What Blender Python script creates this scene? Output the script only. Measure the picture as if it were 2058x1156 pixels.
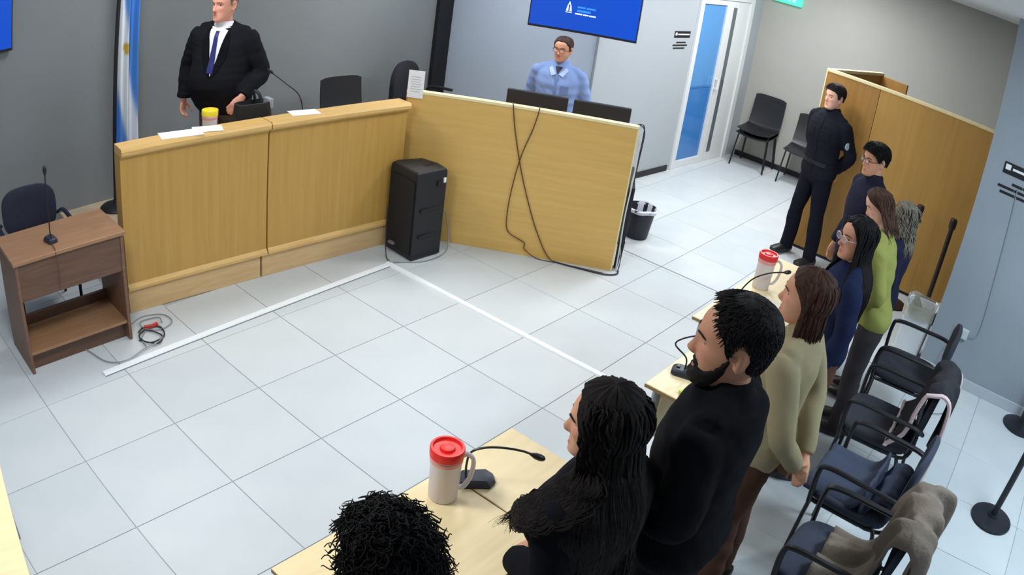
import bpy, bmesh, math, random
import numpy as np
from mathutils import Matrix, Vector, Euler
for _o in list(bpy.data.objects): bpy.data.objects.remove(_o)
sc = bpy.context.scene
COL = sc.collection
R = math.radians
# ---------------------------------------------------------------- camera: a wide surveillance lens near the ceiling
CAM = (-0.985297, -3.906610, 2.779509); YAW, PITCH, ROLL = 0.628488, 0.468308, -0.148264
def make_camera():
    cy, sy, cp, sp = math.cos(YAW), math.sin(YAW), math.cos(PITCH), math.sin(PITCH)
    fwd = Vector((cy*cp, sy*cp, -sp)); right = Vector((sy, -cy, 0)); down = fwd.cross(right)
    cr, sr = math.cos(ROLL), math.sin(ROLL)
    r2 = right*cr + down*sr; d2 = -right*sr + down*cr
    cd = bpy.data.cameras.new('camera'); co = bpy.data.objects.new('camera', cd); COL.objects.link(co)
    co.matrix_world = Matrix(((r2.x, -d2.x, -fwd.x, CAM[0]), (r2.y, -d2.y, -fwd.y, CAM[1]), (r2.z, -d2.z, -fwd.z, CAM[2]), (0, 0, 0, 1)))
    cd.type = 'PANO'; cd.sensor_fit = 'HORIZONTAL'; cd.sensor_width = 36.0; cd.sensor_height = 36.0*1156/2058; cd.lens = 28.6
    cd.clip_start = .02
    cd.panorama_type = 'FISHEYE_LENS_POLYNOMIAL'; cd.fisheye_fov = R(120)
    for i, k in enumerate((0, -3.49667889e-02, -1.22101496e-05, -1.84506739e-06, -7.63566071e-08)):
        setattr(cd, 'fisheye_polynomial_k%d' % i, k)
    sc.camera = co
make_camera()
# ---------------------------------------------------------------- world, lamps, exposure
w = bpy.data.worlds.new('world'); sc.world = w; w.use_nodes = True
w.node_tree.nodes['Background'].inputs[0].default_value = (.75, .85, 1, 1)
w.node_tree.nodes['Background'].inputs[1].default_value = .25
CEIL = 2.93
def lamp(x, y, power, sx=.6, sy=.6, col=(.93, .97, 1.0)):
    l = bpy.data.lights.new('ceiling_lamp', 'AREA'); l.shape = 'RECTANGLE'; l.size = sx; l.size_y = sy; l.energy = power; l.color = col
    o = bpy.data.objects.new('ceiling_lamp', l); COL.objects.link(o); o.location = (x, y, CEIL-.02)
lamp(-.3, -1.5, 34); lamp(2.5, -1.2, 11, 1.2, .6); lamp(4.9, -1.25, 23)
lamp(6.3, -1.1, 24); lamp(7.7, -1.1, 27)
lamp(1.3, 1.05, 15); lamp(4.2, .95, 26)
lamp(3.0, -5.0, 48, 1.2, .6, (.74, .89, 1.0))
vs = sc.view_settings
vs.view_transform = 'Standard'; vs.look = 'None'; vs.gamma = 1.0; vs.use_curve_mapping = False; vs.exposure = 0.82
sc.cycles.max_bounces = 8; sc.cycles.diffuse_bounces = 5; sc.cycles.glossy_bounces = 3; sc.cycles.transmission_bounces = 6
sc.cycles.use_denoising = True

# ---------------------------------------------------------------- materials
MATS = {}
def srgb(c):
    return tuple(((v/255)/12.92 if v/255 <= .04045 else ((v/255+.055)/1.055)**2.4) for v in c)
def mat(name, col, rough=.5, metal=0, bump=0, bscale=60, spec=.5, var=0, vscale=6, sheen=0, trans=0, alpha=1.0, emit=None, estr=1, ior=1.45):
    """plain procedural material: srgb colour with noise variation and fine noise relief"""
    if name in MATS: return MATS[name]
    m = bpy.data.materials.new(name); m.use_nodes = True; nt = m.node_tree; b = nt.nodes['Principled BSDF']
    c = srgb(col)
    b.inputs['Base Color'].default_value = (*c, 1); b.inputs['Roughness'].default_value = rough; b.inputs['Metallic'].default_value = metal
    b.inputs['Specular IOR Level'].default_value = spec; b.inputs['IOR'].default_value = ior
    if sheen: b.inputs['Sheen Weight'].default_value = sheen
    if alpha < 1: b.inputs['Alpha'].default_value = alpha
    if trans: b.inputs['Transmission Weight'].default_value = trans
    if emit: b.inputs['Emission Color'].default_value = (*srgb(emit), 1); b.inputs['Emission Strength'].default_value = estr
    tc = nt.nodes.new('ShaderNodeTexCoord')
    if var:
        n = nt.nodes.new('ShaderNodeTexNoise'); n.inputs['Scale'].default_value = vscale; n.inputs['Detail'].default_value = 4
        nt.links.new(tc.outputs['Object'], n.inputs['Vector'])
        r = nt.nodes.new('ShaderNodeValToRGB'); r.color_ramp.elements[0].position = .3; r.color_ramp.elements[1].position = .7
        r.color_ramp.elements[0].color = (*[v*(1-var) for v in c], 1); r.color_ramp.elements[1].color = (*[min(1, v*(1+var)) for v in c], 1)
        nt.links.new(n.outputs['Fac'], r.inputs[0]); nt.links.new(r.outputs[0], b.inputs['Base Color'])
    if bump:
        n2 = nt.nodes.new('ShaderNodeTexNoise'); n2.inputs['Scale'].default_value = bscale; n2.inputs['Detail'].default_value = 5
        nt.links.new(tc.outputs['Object'], n2.inputs['Vector'])
        bp = nt.nodes.new('ShaderNodeBump'); bp.inputs['Strength'].default_value = bump; bp.inputs['Distance'].default_value = .01
        nt.links.new(n2.outputs['Fac'], bp.inputs['Height']); nt.links.new(bp.outputs[0], b.inputs['Normal'])
    MATS[name] = m; return m
def wood(name, c1, c2, grain=(40, 40, 1.5), rough=.4, dist=1.5):
    """wood veneer: stretched noise grain, long axis given by the small scale"""
    if name in MATS: return MATS[name]
    m = bpy.data.materials.new(name); m.use_nodes = True; nt = m.node_tree; b = nt.nodes['Principled BSDF']
    tc = nt.nodes.new('ShaderNodeTexCoord'); mp = nt.nodes.new('ShaderNodeMapping'); mp.inputs['Scale'].default_value = grain
    nt.links.new(tc.outputs['Object'], mp.inputs[0])
    n = nt.nodes.new('ShaderNodeTexNoise'); n.inputs['Scale'].default_value = 1; n.inputs['Detail'].default_value = 6; n.inputs['Distortion'].default_value = dist
    nt.links.new(mp.outputs[0], n.inputs['Vector'])
    r = nt.nodes.new('ShaderNodeValToRGB'); r.color_ramp.elements[0].position = .25; r.color_ramp.elements[1].position = .75
    r.color_ramp.elements[0].color = (*srgb(c1), 1); r.color_ramp.elements[1].color = (*srgb(c2), 1)
    nt.links.new(n.outputs['Fac'], r.inputs[0]); nt.links.new(r.outputs[0], b.inputs['Base Color'])
    b.inputs['Roughness'].default_value = rough
    bp = nt.nodes.new('ShaderNodeBump'); bp.inputs['Strength'].default_value = .06; bp.inputs['Distance'].default_value = .005
    nt.links.new(n.outputs['Fac'], bp.inputs['Height']); nt.links.new(bp.outputs[0], b.inputs['Normal'])
    MATS[name] = m; return m
def vcol(name, rough=.5, bump=0, bscale=200, sheen=0, sss=0, spec=.4):
    """colour read from the mesh's own colour attribute (skin, printed cloth)"""
    if name in MATS: return MATS[name]
    m = bpy.data.materials.new(name); m.use_nodes = True; nt = m.node_tree; b = nt.nodes['Principled BSDF']
    a = nt.nodes.new('ShaderNodeVertexColor'); a.layer_name = 'Col'
    nt.links.new(a.outputs[0], b.inputs['Base Color']); b.inputs['Roughness'].default_value = rough; b.inputs['Specular IOR Level'].default_value = spec
    if sheen: b.inputs['Sheen Weight'].default_value = sheen
    if bump:
        tc = nt.nodes.new('ShaderNodeTexCoord'); n2 = nt.nodes.new('ShaderNodeTexNoise'); n2.inputs['Scale'].default_value = bscale
        nt.links.new(tc.outputs['Object'], n2.inputs['Vector']); bp = nt.nodes.new('ShaderNodeBump'); bp.inputs['Strength'].default_value = bump; bp.inputs['Distance'].default_value = .005
        nt.links.new(n2.outputs['Fac'], bp.inputs['Height']); nt.links.new(bp.outputs[0], b.inputs['Normal'])
    MATS[name] = m; return m

# ---------------------------------------------------------------- mesh helpers
class MB:
    """collects shapes; build() links them as ONE mesh object"""
    def __init__(s): s.v = []; s.f = []; s.mi = []
    def add(s, vs, fs, M=None, mi=0):
        k = len(s.v)
        s.v += [tuple(M @ Vector(p)) for p in vs] if M is not None else [tuple(p) for p in vs]
        s.f += [tuple(i+k for i in f) for f in fs]; s.mi += [mi]*len(fs); return s
    def box(s, lo, hi, bev=.004, M=None, mi=0, seg=2):
        b = bmesh.new(); bmesh.ops.create_cube(b, size=1)
        d = [hi[i]-lo[i] for i in range(3)]
        for v in b.verts: v.co = Vector([lo[i]+(v.co[i]+.5)*d[i] for i in range(3)])
        bev = min(bev, min(abs(x) for x in d)*.45)
        if bev > 0: bmesh.ops.bevel(b, geom=list(b.edges), offset=bev, segments=seg, profile=.5, affect='EDGES')
        b.verts.index_update(); s.add([v.co.copy() for v in b.verts], [[v.index for v in f.verts] for f in b.faces], M, mi); b.free(); return s
    def tube(s, pts, r, n=8, M=None, mi=0, cap=True, flat=1.0, up=(0, 0, 1)):
        """swept tube; r a number or a list; flat squashes the second axis"""
        P = [Vector(p) for p in pts]; m = len(P); rr = list(r) if isinstance(r, (list, tuple)) else [r]*m
        T = [(P[min(i+1, m-1)]-P[max(i-1, 0)]).normalized() for i in range(m)]
        u = Vector(up); u = u-T[0]*u.dot(T[0])
        if u.length < 1e-3: u = Vector((1, 0, 0)); u = u-T[0]*u.dot(T[0])
        u.normalize(); vs = []; fs = []
        for i in range(m):
            u = u-T[i]*u.dot(T[i]); u.normalize(); w_ = T[i].cross(u)
            for k in range(n):
                a = 2*math.pi*k/n; vs.append(P[i]+u*(rr[i]*flat*math.cos(a))+w_*(rr[i]*math.sin(a)))
        for i in range(m-1):
            for k in range(n): fs.append((i*n+k, i*n+(k+1) % n, (i+1)*n+(k+1) % n, (i+1)*n+k))
        if cap:
            vs += [P[0], P[-1]]; a, b = m*n, m*n+1
            for k in range(n): fs.append((a, (k+1) % n, k)); fs.append((b, (m-1)*n+k, (m-1)*n+(k+1) % n))
        return s.add(vs, fs, M, mi)
    def loft(s, rings, M=None, mi=0, cap=True):
        n = len(rings[0]); m = len(rings); vs = [Vector(p) for r_ in rings for p in r_]; fs = []
        for i in range(m-1):
            for k in range(n): fs.append((i*n+k, i*n+(k+1) % n, (i+1)*n+(k+1) % n, (i+1)*n+k))
        if cap:
            c0 = sum((Vector(p) for p in rings[0]), Vector())/n; c1 = sum((Vector(p) for p in rings[-1]), Vector())/n
            vs += [c0, c1]; a, b = m*n, m*n+1
            for k in range(n): fs.append((a, (k+1) % n, k)); fs.append((b, (m-1)*n+k, (m-1)*n+(k+1) % n))
        return s.add(vs, fs, M, mi)
    def lathe(s, prof, n=24, M=None, mi=0):
        """prof: (radius, z) from bottom to top round z; ends at radius 0 are closed"""
        rings = [[(max(r_, 1e-5)*math.cos(2*math.pi*k/n), max(r_, 1e-5)*math.sin(2*math.pi*k/n), z) for k in range(n)] for r_, z in prof]
        return s.loft(rings, M, mi)
    def prism(s, poly, z0, z1, M=None, mi=0):
        n = len(poly); vs = [(x, y, z0) for x, y in poly]+[(x, y, z1) for x, y in poly]
        fs = [tuple(range(n-1, -1, -1)), tuple(range(n, 2*n))]+[(k, (k+1) % n, n+(k+1) % n, n+k) for k in range(n)]
        return s.add(vs, fs, M, mi)
    def grid(s, fn, nu, nv, M=None, mi=0):
        vs = [fn(i/(nu-1), j/(nv-1)) for j in range(nv) for i in range(nu)]
        return s.add(vs, [(j*nu+i, j*nu+i+1, (j+1)*nu+i+1, (j+1)*nu+i) for j in range(nv-1) for i in range(nu-1)], M, mi)
    def mesh(s, name='mesh'):
        me = bpy.data.meshes.new(name); me.from_pydata(s.v, [], s.f); me.update(); return me
    def build(s, name, mats, parent=None, smooth=False, auto=35):
        me = s.mesh(name)
        return link(name, me, mats, parent, smooth, s.mi, auto)
def link(name, me, mats, parent=None, smooth=False, mi=None, auto=35):
    for m in (mats if isinstance(mats, (list, tuple)) else [mats]): me.materials.append(m)
    if mi: me.polygons.foreach_set('material_index', mi)
    if smooth:
        me.polygons.foreach_set('use_smooth', [True]*len(me.polygons))
        if auto: me.set_sharp_from_angle(angle=R(auto))
    o = bpy.data.objects.new(name, me); COL.objects.link(o)
    if parent is not None: o.parent = parent
    return o
def tag(o, label=None, cat=None, group=None, kind=None):
    for k, v in (('label', label), ('category', cat), ('group', group), ('kind', kind)):
        if v: o[k] = v
    return o
def thing(name, label, cat, loc=(0, 0, 0), rz=0, group=None, kind=None):
    o = bpy.data.objects.new(name, None); COL.objects.link(o); o.location = loc; o.rotation_euler = (0, 0, rz); o.empty_display_size = .1
    return tag(o, label, cat, group, kind)
def copy_tree(o, parent=None):
    c = o.copy(); COL.objects.link(c); c.parent = parent
    for ch in o.children: copy_tree(ch, c)
    return c
def T(x, y, z): return Matrix.Translation((x, y, z))
def RZ(a): return Matrix.Rotation(a, 4, 'Z')
def smoothpath(pts, k=6):
    """Catmull-Rom resampling of a polyline"""
    P = [Vector(p) for p in pts]; out = []
    for i in range(len(P)-1):
        a, b, c, d = P[max(i-1, 0)], P[i], P[i+1], P[min(i+2, len(P)-1)]
        for j in range(k):
            t = j/k; out.append(.5*((2*b)+(c-a)*t+(2*a-5*b+4*c-d)*t*t+(3*b-a-3*c+d)*t**3))
    out.append(P[-1]); return out
def lerp_table(tab, x):
    """piecewise smooth interpolation of rows (x, a, b, ...)"""
    xs = [r_[0] for r_ in tab]
    if x <= xs[0]: return tab[0][1:]
    if x >= xs[-1]: return tab[-1][1:]
    i = max(k for k in range(len(xs)) if xs[k] <= x); t = (x-xs[i])/(xs[i+1]-xs[i])
    a, b, c, d = tab[max(i-1, 0)], tab[i], tab[i+1], tab[min(i+2, len(tab)-1)]
    return tuple(.5*((2*b[k])+(c[k]-a[k])*t+(2*a[k]-5*b[k]+4*c[k]-d[k])*t*t+(3*b[k]-a[k]-3*c[k]+d[k])*t**3) for k in range(1, len(b)))

M_BLACK = lambda: mat('black_plastic', (26, 26, 30), .45, bump=.05, bscale=300)
M_DARKFAB = lambda: mat('dark_fabric', (30, 31, 38), .9, bump=.2, bscale=400)
M_WHITE = lambda: mat('white_plastic', (232, 232, 230), .4)
M_CHROME = lambda: mat('dark_metal', (40, 40, 44), .35, .6)
M_PAPER = lambda: mat('paper', (238, 238, 240), .8)
# ================================================================ THE SETTING
def tile_material():
    m = bpy.data.materials.new('floor_tile'); m.use_nodes = True; nt = m.node_tree; b = nt.nodes['Principled BSDF']
    oi = nt.nodes.new('ShaderNodeObjectInfo'); tc = nt.nodes.new('ShaderNodeTexCoord')
    n = nt.nodes.new('ShaderNodeTexNoise'); n.inputs['Scale'].default_value = 3; n.inputs['Detail'].default_value = 5
    nt.links.new(tc.outputs['Object'], n.inputs['Vector'])
    mx = nt.nodes.new('ShaderNodeMath'); mx.operation = 'MULTIPLY_ADD'; mx.inputs[1].default_value = .5; nt.links.new(oi.outputs['Random'], mx.inputs[0]); nt.links.new(n.outputs['Fac'], mx.inputs[2])
    r = nt.nodes.new('ShaderNodeValToRGB'); r.color_ramp.elements[0].position = .35; r.color_ramp.elements[1].position = 1.0
    r.color_ramp.elements[0].color = (*srgb((194, 200, 204)), 1); r.color_ramp.elements[1].color = (*srgb((204, 209, 211)), 1)
    nt.links.new(mx.outputs[0], r.inputs[0]); nt.links.new(r.outputs[0], b.inputs['Base Color'])
    b.inputs['Roughness'].default_value = .42; b.inputs['Specular IOR Level'].default_value = .32
    return m
floor = MB().box((-1.9, -5.9, -.12), (9.7, 2.5, -.005), 0).build('floor', mat('grout', (180, 186, 189), .8))
tag(floor, 'pale polished tile floor of the courtroom', kind='structure')
TILE = MB().box((-.298, -.298, -.005), (.298, .298, 0), .0018, seg=1).mesh('tile'); TILE.materials.append(tile_material())
for i in range(-2, 15):
    for j in range(-9, 4):
        cx, cy = .6*i+.3, .6*j+.3
        if cy > .7 and cx > 1.0: continue
        o = bpy.data.objects.new('tile', TILE); COL.objects.link(o); o.parent = floor; o.location = (cx, cy, 0)
def wall(name, lo, hi, m, label):
    return tag(MB().box(lo, hi, 0).build(name, m), label, kind='structure')
GREY = mat('grey_wall_paint', (124, 128, 130), .7, bump=.03, bscale=120, var=.03, vscale=2)
LIGHT = mat('light_wall_paint', (172, 178, 184), .65, bump=.03, bscale=120, var=.02, vscale=2)
RECESS = mat('recess_wall_paint', (172, 184, 200), .65, bump=.03, bscale=120, var=.02, vscale=2)
BEIGE = mat('beige_wall_paint', (172, 170, 163), .7, bump=.03, bscale=120, var=.02, vscale=2)
PIER = mat('pier_paint', (150, 157, 165), .65, bump=.03, bscale=120, var=.03, vscale=2)
wall('wall_back', (-1.9, 2.25, -.1), (5.56, 2.4, CEIL), GREY, 'grey painted wall behind the judge')
wall('wall_recess', (5.56, .28, -.1), (5.7, 2.4, CEIL), RECESS, 'pale bluish wall returning from the dark corner strip')
wall('wall_end', (9.1, -5.9, -.1), (9.3, .5, CEIL), BEIGE, 'beige end wall behind the black chairs')
wall('wall_pier', (5.16, -5.9, -.1), (5.75, -3.57, CEIL), PIER, 'blue grey pier beside the wood partition')
wall('wall_left', (-1.9, -5.9, -.1), (-1.75, 2.4, CEIL), LIGHT, 'pale wall on the lectern side of the room')
wall('wall_front', (-1.9, -5.9, -.1), (9.3, -5.75, CEIL), LIGHT, 'pale wall behind the standing people')
wall('ceiling', (-1.9, -5.9, CEIL), (9.3, 2.4, CEIL+.1), mat('ceiling_paint', (224, 226, 226), .8), 'white ceiling over the courtroom')
# door wall: one mesh round the door opening; runs very slightly askew
DA = Vector((5.56, .28)); DB = Vector((9.1, .075)); dang = math.atan2((DB-DA).y, (DB-DA).x); DL = (DB-DA).length
MD = T(DA.x, DA.y, 0) @ RZ(dang)
def dx(x): return (x-DA.x)/math.cos(dang)
o0, o1, oz = dx(7.40), dx(8.80), 2.2
mb = MB(); mb.box((0, 0, -.1), (o0, .15, CEIL), 0, MD); mb.box((o1, 0, -.1), (DL, .15, CEIL), 0, MD); mb.box((o0, 0, oz), (o1, .15, CEIL), 0, MD)
tag(mb.build('wall_right', LIGHT), 'pale wall holding the glazed door', kind='structure')
# dark vertical strip in the corner
tag(MB().box((5.34, 2.19, .15), (5.555, 2.25, CEIL), .006).build('trim_1', mat('black_strip', (22, 23, 26), .5)), 'black vertical strip in the corner beside the grey wall', kind='structure')
tag(MB().tube([(5.552, .27, .0), (5.552, .27, CEIL)], .014, 8).build('trim_2', mat('grey_conduit', (130, 138, 146), .4)), 'thin grey edge strip on the wall corner under the screen', kind='structure')
# skirtings
BSK = mat('black_skirting', (26, 27, 30), .5)
tag(MB().box((.02, -.015, 0), (o0-.06, .0, .07), .003, MD).build('baseboard_right', BSK), 'black skirting along the pale door wall', kind='structure')
tag(MB().box((9.085, -5.7, 0), (9.1, .05, .07), .003).build('baseboard_end', BSK), 'black skirting along the beige end wall', kind='structure')
tag(MB().box((5.145, -5.75, 0), (5.16, -3.57, .09), .003).build('baseboard_pier', mat('pale_skirting', (186, 192, 198), .5)), 'pale skirting at the foot of the grey pier', kind='structure')
# platform behind the bench
plat = tag(MB().prism([(.98, .70), (3.35, .50), (5.0, .9), (5.555, 1.2), (5.555, 2.25), (1.0, 2.25)], 0, .2).build('platform', wood('laminate', (186, 164, 138), (204, 184, 158), (2, 14, 14))), 'low beige laminate platform behind the bench', kind='structure')

# glazed door in a white aluminium frame
FR = mat('white_aluminium', (222, 225, 226), .35)
BLUEF = mat('blue_glass', (70, 140, 214), .12, trans=.25, spec=.6)
DARKG = mat('dark_glass', (96, 104, 112), .15, spec=.6)
door = thing('door_1', 'white framed glazed door with blue glass', None, (DA.x, DA.y, 0), dang, kind='structure')
MB().box((o0, -.03, 0), (o0+.07, .13, oz), .004).box((o1-.1, -.03, 0), (o1, .13, oz), .004).box((o0+.07, -.03, oz-.07), (o1-.1, .13, oz), .004).build('door_frame', FR, door)
a, b = o0+.07, dx(8.14)
leaf = MB().box((a, -.01, .0), (a+.05, .06, oz-.07), .004).box((b-.05, -.01, 0), (b+.02, .06, oz-.07), .004).box((a+.05, -.01, 0), (b-.05, .06, .09), .004).box((a+.05, -.01, oz-.14), (b-.05, .06, oz-.07), .004).build('door_leaf', FR, door)
MB().box((a+.05, .015, .09), (b-.05, .03, 1.0), 0).build('pane', BLUEF, leaf)
MB().box((a+.05, .015, 1.03), (b-.05, .03, oz-.14), 0).build('pane', mat('blue_glass_pale', (96, 166, 230), .12, trans=.25, spec=.6), leaf)
MB().box((a+.05, .01, 1.0), (b-.05, .04, 1.03), .003).build('glazing_bar', mat('blue_bar', (60, 120, 190), .3), leaf)
MB().tube([(b-.02, -.05, .98), (b-.02, -.05, 1.12)], .012).box((b-.03, -.05, .98), (b-.01, 0, 1.0), .002).box((b-.03, -.05, 1.1), (b-.01, 0, 1.12), .002).build('door_handle', M_WHITE(), leaf, True)
c = dx(8.24)
leaf2 = MB().box((b+.02, -.01, 0), (c+.02, .06, oz-.07), .004).box((c+.12, -.01, 0), (o1-.1, .06, oz-.07), .004).box((c+.02, -.01, 0), (c+.12, .06, .12), .004).box((c+.02, -.01, oz-.16), (c+.12, .06, oz-.07), .004).build('side_leaf', FR, door)
MB().box((c+.02, -.008, .12), (c+.12, .005, oz-.16), 0).build('pane', DARKG, leaf2)
# the corridor seen through the glass
tag(MB().box((7.2, 1.6, 0), (9.2, 1.7, 2.3), 0).build('wall_corridor', mat('corridor_blue', (90, 150, 215), .8)), 'blue wall of the corridor beyond the glazed door', kind='structure')

# low white cable duct across the tiles
DUCT = mat('duct_white', (236, 240, 242), .35); DUCTD = mat('duct_edge', (120, 126, 130), .6)
duct = thing('cable_duct', 'low white cable duct turning a corner across the floor tiles', 'cable duct', (2.96, .15, 0))
def strip(a, b, w_, h):
    a, b = Vector(a), Vector(b); d = (b-a).normalized(); n = Vector((-d.y, d.x))*w_/2
    return [(a+n)[:], (b+n)[:], (b+n*.6)[:], (a+n*.6)[:], (a-n)[:], (b-n)[:], (b-n*.6)[:], (a-n*.6)[:]]
def duct_seg(a, b, name):
    a, b = Vector(a), Vector(b); L = (b-a).length; ang = math.atan2((b-a).y, (b-a).x); M = T(a.x, a.y, 0) @ RZ(ang)
    MB().loft([[(x, -.028, .0), (x, .028, .0), (x, .02, .011), (x, -.02, .011)] for x in (0, L)], M).build(name, DUCT, duct)
duct_seg((-2.5, -.06), (-.02, .0), 'duct_run'); duct_seg((.035, -2.75), (0.0, .03), 'duct_run')
MB().loft([[(x, -.034, .0003), (x, -.028, .0003), (x, -.028, .004), (x, -.034, .004)] for x in (0, 2.5)], T(-2.5, -.06, 0) @ RZ(math.atan2(.06, 2.48))).build('duct_gap', DUCTD, duct)
MB().box((-.004, -2.75, .0003), (.003, .0, .004), 0, RZ(.0127)).build('duct_gap', DUCTD, duct)
tag(MB().box((4.84, -3.4, .0), (4.855, -.6, .002), 0).build('floor_joint', mat('joint_grey', (140, 146, 148), .7)), 'thin dark expansion joint across the tiles', kind='structure')

# ================================================================ BENCH
OAKV = wood('oak_vertical', (180, 138, 64), (194, 152, 78), (26, 26, 1.2), .45, .6)
OAKH = wood('oak_horizontal', (208, 166, 90), (222, 180, 102), (1.5, 30, 26), .45, .6)
OAKL = wood('oak_ledge', (204, 162, 94), (222, 182, 116), (3, 26, 26), .4)
OAKP = wood('oak_plinth', (198, 162, 112), (216, 182, 134), (3, 26, 26), .5)
EDGE = wood('pale_edge', (232, 212, 158), (242, 226, 178), (3, 26, 26), .4)
BA = Vector((.945, .655)); BANG = math.atan2(.44-.655, 3.30-.945); BL = 2.365
MBn = T(BA.x, BA.y, 0) @ RZ(BANG)
def ledge(u0, u1):
    prof = [(-.035, 1.135), (-.045, 1.15), (-.045, 1.172), (-.03, 1.19), (.12, 1.19), (.12, 1.135)]
    return MB().loft([[(x, y, z) for y, z in prof] for x in (u0, u1)])
def bench_unit(u0, u1, label, p0, p1):
    t = thing('judge_bench', label, 'bench', (BA.x, BA.y, 0), BANG, 'oak units of the long judge bench')
    MB().box((u0, 0, .2), (u1, .035, 1.135), .003).build('front_panel', OAKV, t)
    ledge(u0, u1).build('ledge', OAKL, t)
    MB().loft([[(x, y, z) for y, z in ((.0, 1.105), (-.02, 1.135), (.0, 1.135))] for x in (u0, u1)]).build('cove_moulding', OAKV, t)
    MB().loft([[(x, y, z) for y, z in ((.0, .175), (-.018, .18), (-.018, .2), (.0, .225))] for x in (u0, u1)]).build('base_moulding', OAKL, t)
    MB().box((p0, .004, 0), (p1, .03, .18), .003).build('plinth', OAKP, t)
    w0 = u0+.40 if u0 < .1 else u0+.002
    MB().box((w0, .035, .985), (u1-.002, .62, 1.01), .003).build('writing_top', OAKL, t)
    MB().box((u0, .035, .2), (u0+.025, .12, 1.135), .002).build('end_panel', OAKV, t)
    MB().box((w0+.03, .1, .2), (w0+.055, .58, .985), .002).build('support_panel', OAKV, t)
    return t
bench_unit(0, 1.125, 'oak bench unit with papers and a yellow lidded jar on its ledge', 0, 1.075)
bench_unit(1.135, 2.36, 'oak bench unit ending behind the black loudspeaker', 1.09, 2.33)
# diagonal clerk partition
CA = Vector((3.40, .565)); CB = Vector((4.375, -.975)); CANG = math.atan2((CB-CA).y, (CB-CA).x); CLn = (CB-CA).length
part = thing('clerk_partition', 'plain oak partition with pale top edge in front of the monitors', 'partition', (CA.x, CA.y, 0), CANG)
MB().box((0, 0, 0), (CLn, .04, 1.225), .002).build('panel', OAKH, part)
MB().box((-.01, -.006, 1.225), (CLn+.01, .055, 1.25), .004).build('top_edge', EDGE, part)
MB().box((CLn, .0, 0), (CLn+.012, .04, 1.225), .002).build('end_edge', EDGE, part)
MB().box((-.02, .04, 0), (.02, .45, 1.2), .003).build('return_panel', OAKV, part)
dsk = thing('clerk_desk', 'desk behind the plain oak partition, black metal legs', 'desk', (CA.x, CA.y, 0), CANG)
MB().box((.1, .06, .72), (CLn-.01, .68, .745), .004).build('desk_top', OAKL, dsk)
for x in (.16, CLn+.025): MB().box((x, .07, .68), (x+.05, .66, .72), .003).box((x, .07, 0), (x+.05, .12, .69), .003).box((x, .58, 0), (x+.05, .63, .69), .003).build('leg_frame', M_BLACK(), dsk)
# wood partition near the officer
OAKD = wood('oak_amber', (174, 130, 60), (188, 143, 72), (26, 26, 1.2), .45, .6)
OAKD2 = wood('oak_amber_deep', (158, 112, 54), (172, 126, 62), (26, 26, 1.2), .45, .6)
booth = thing('wood_partition', 'tall amber wood partition behind the officer with pale top edge', 'partition', (6.57, -1.73, 0))
MB().box((0, -.56, .03), (.04, 0, 1.83), .002).build('panel', OAKD2, booth)
MB().box((0, -1.79, .03), (.04, -.565, 1.83), .002).build('panel', OAKD, booth)
MB().box((-.006, -1.79, 1.83), (.05, .0, 1.86), .003).build('top_edge', EDGE, booth)
MB().box((-.004, .0, .0), (.045, .014, 1.86), .003).build('end_edge', EDGE, booth)
MB().box((-.004, -1.80, .0), (.045, -1.79, 1.86), .003).build('end_edge', EDGE, booth)
MB().box((.005, -1.79, 0), (.035, 0, .03), .002).build('foot_rail', M_BLACK(), booth)
Mr = RZ(-.20)
MB().box((.04, -.03, 0), (1.3, .01, 1.83), .002, Mr).build('return_panel', OAKD2, booth)
MB().box((.04, -.035, 1.83), (1.31, .015, 1.86), .003, Mr).build('return_top_edge', EDGE, booth)
MB().box((1.26, -.36, 0), (1.3, -.03, 1.83), .002, Mr).build('back_panel', OAKD2, booth)
# ================================================================ FURNITURE
MAPLE = wood('maple', (228, 204, 156), (240, 218, 172), (2, 22, 22), .4, .8)
MAPLEE = mat('maple_edge', (150, 118, 76), .6)
STEEL = mat('steel_leg', (150, 152, 156), .35, .7)
def table(label, x0, x1, yf, yb, group='light wood tables in front of the standing people'):
    t = thing('table', label, 'table', ((x0+x1)/2, (yf+yb)/2, 0), 0, group); a, b = (x1-x0)/2, (yf-yb)/2
    MB().box((-a+.002, -b, .728), (a-.002, b, .75), .003).build('table_top', MAPLE, t)
    MB().box((-a+.001, -b-.001, .7285), (a-.001, b+.001, .7455), .001).build('edge_band', MAPLEE, t)
    MB().box((-a+.06, b-.08, .42), (a-.06, b-.062, .72), .002).build('modesty_panel', MAPLE, t)
    for sx in (-1, 1):
        for sy in (-1, 1): MB().tube([(sx*(a-.05), sy*(b-.05), 0), (sx*(a-.05), sy*(b-.05), .728)], .02, 10).build('leg', STEEL, t, True)
    return t
table('light wood table under the near red lidded jug', .02, .855, -2.37, -2.90)
table('narrow light wood table under the microphone beside the near jug', .858, 1.275, -2.37, -2.90)
table('light wood table holding the orange folder and green notepad', 2.03, 2.845, -2.57, -3.0)
table('light wood table holding the far red lidded jug', 2.85, 4.2, -2.39, -2.88)
# desk corner poking in at the bottom of the lectern side
ld = thing('side_table', 'pale wood table whose edge shows beside the tile floor near the camera', 'table', (-1.023, -1.55, 0), R(-11.3))
MB().box((-.36, -1.1, .725), (.36, .78, .75), .004).build('table_top', MAPLE, ld)
for x in (-.28, .3):
    for y in (-1.02, .7): MB().box((x-.02, y-.02, 0), (x+.02, y+.02, .725), .002).build('leg', STEEL, ld)

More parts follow.
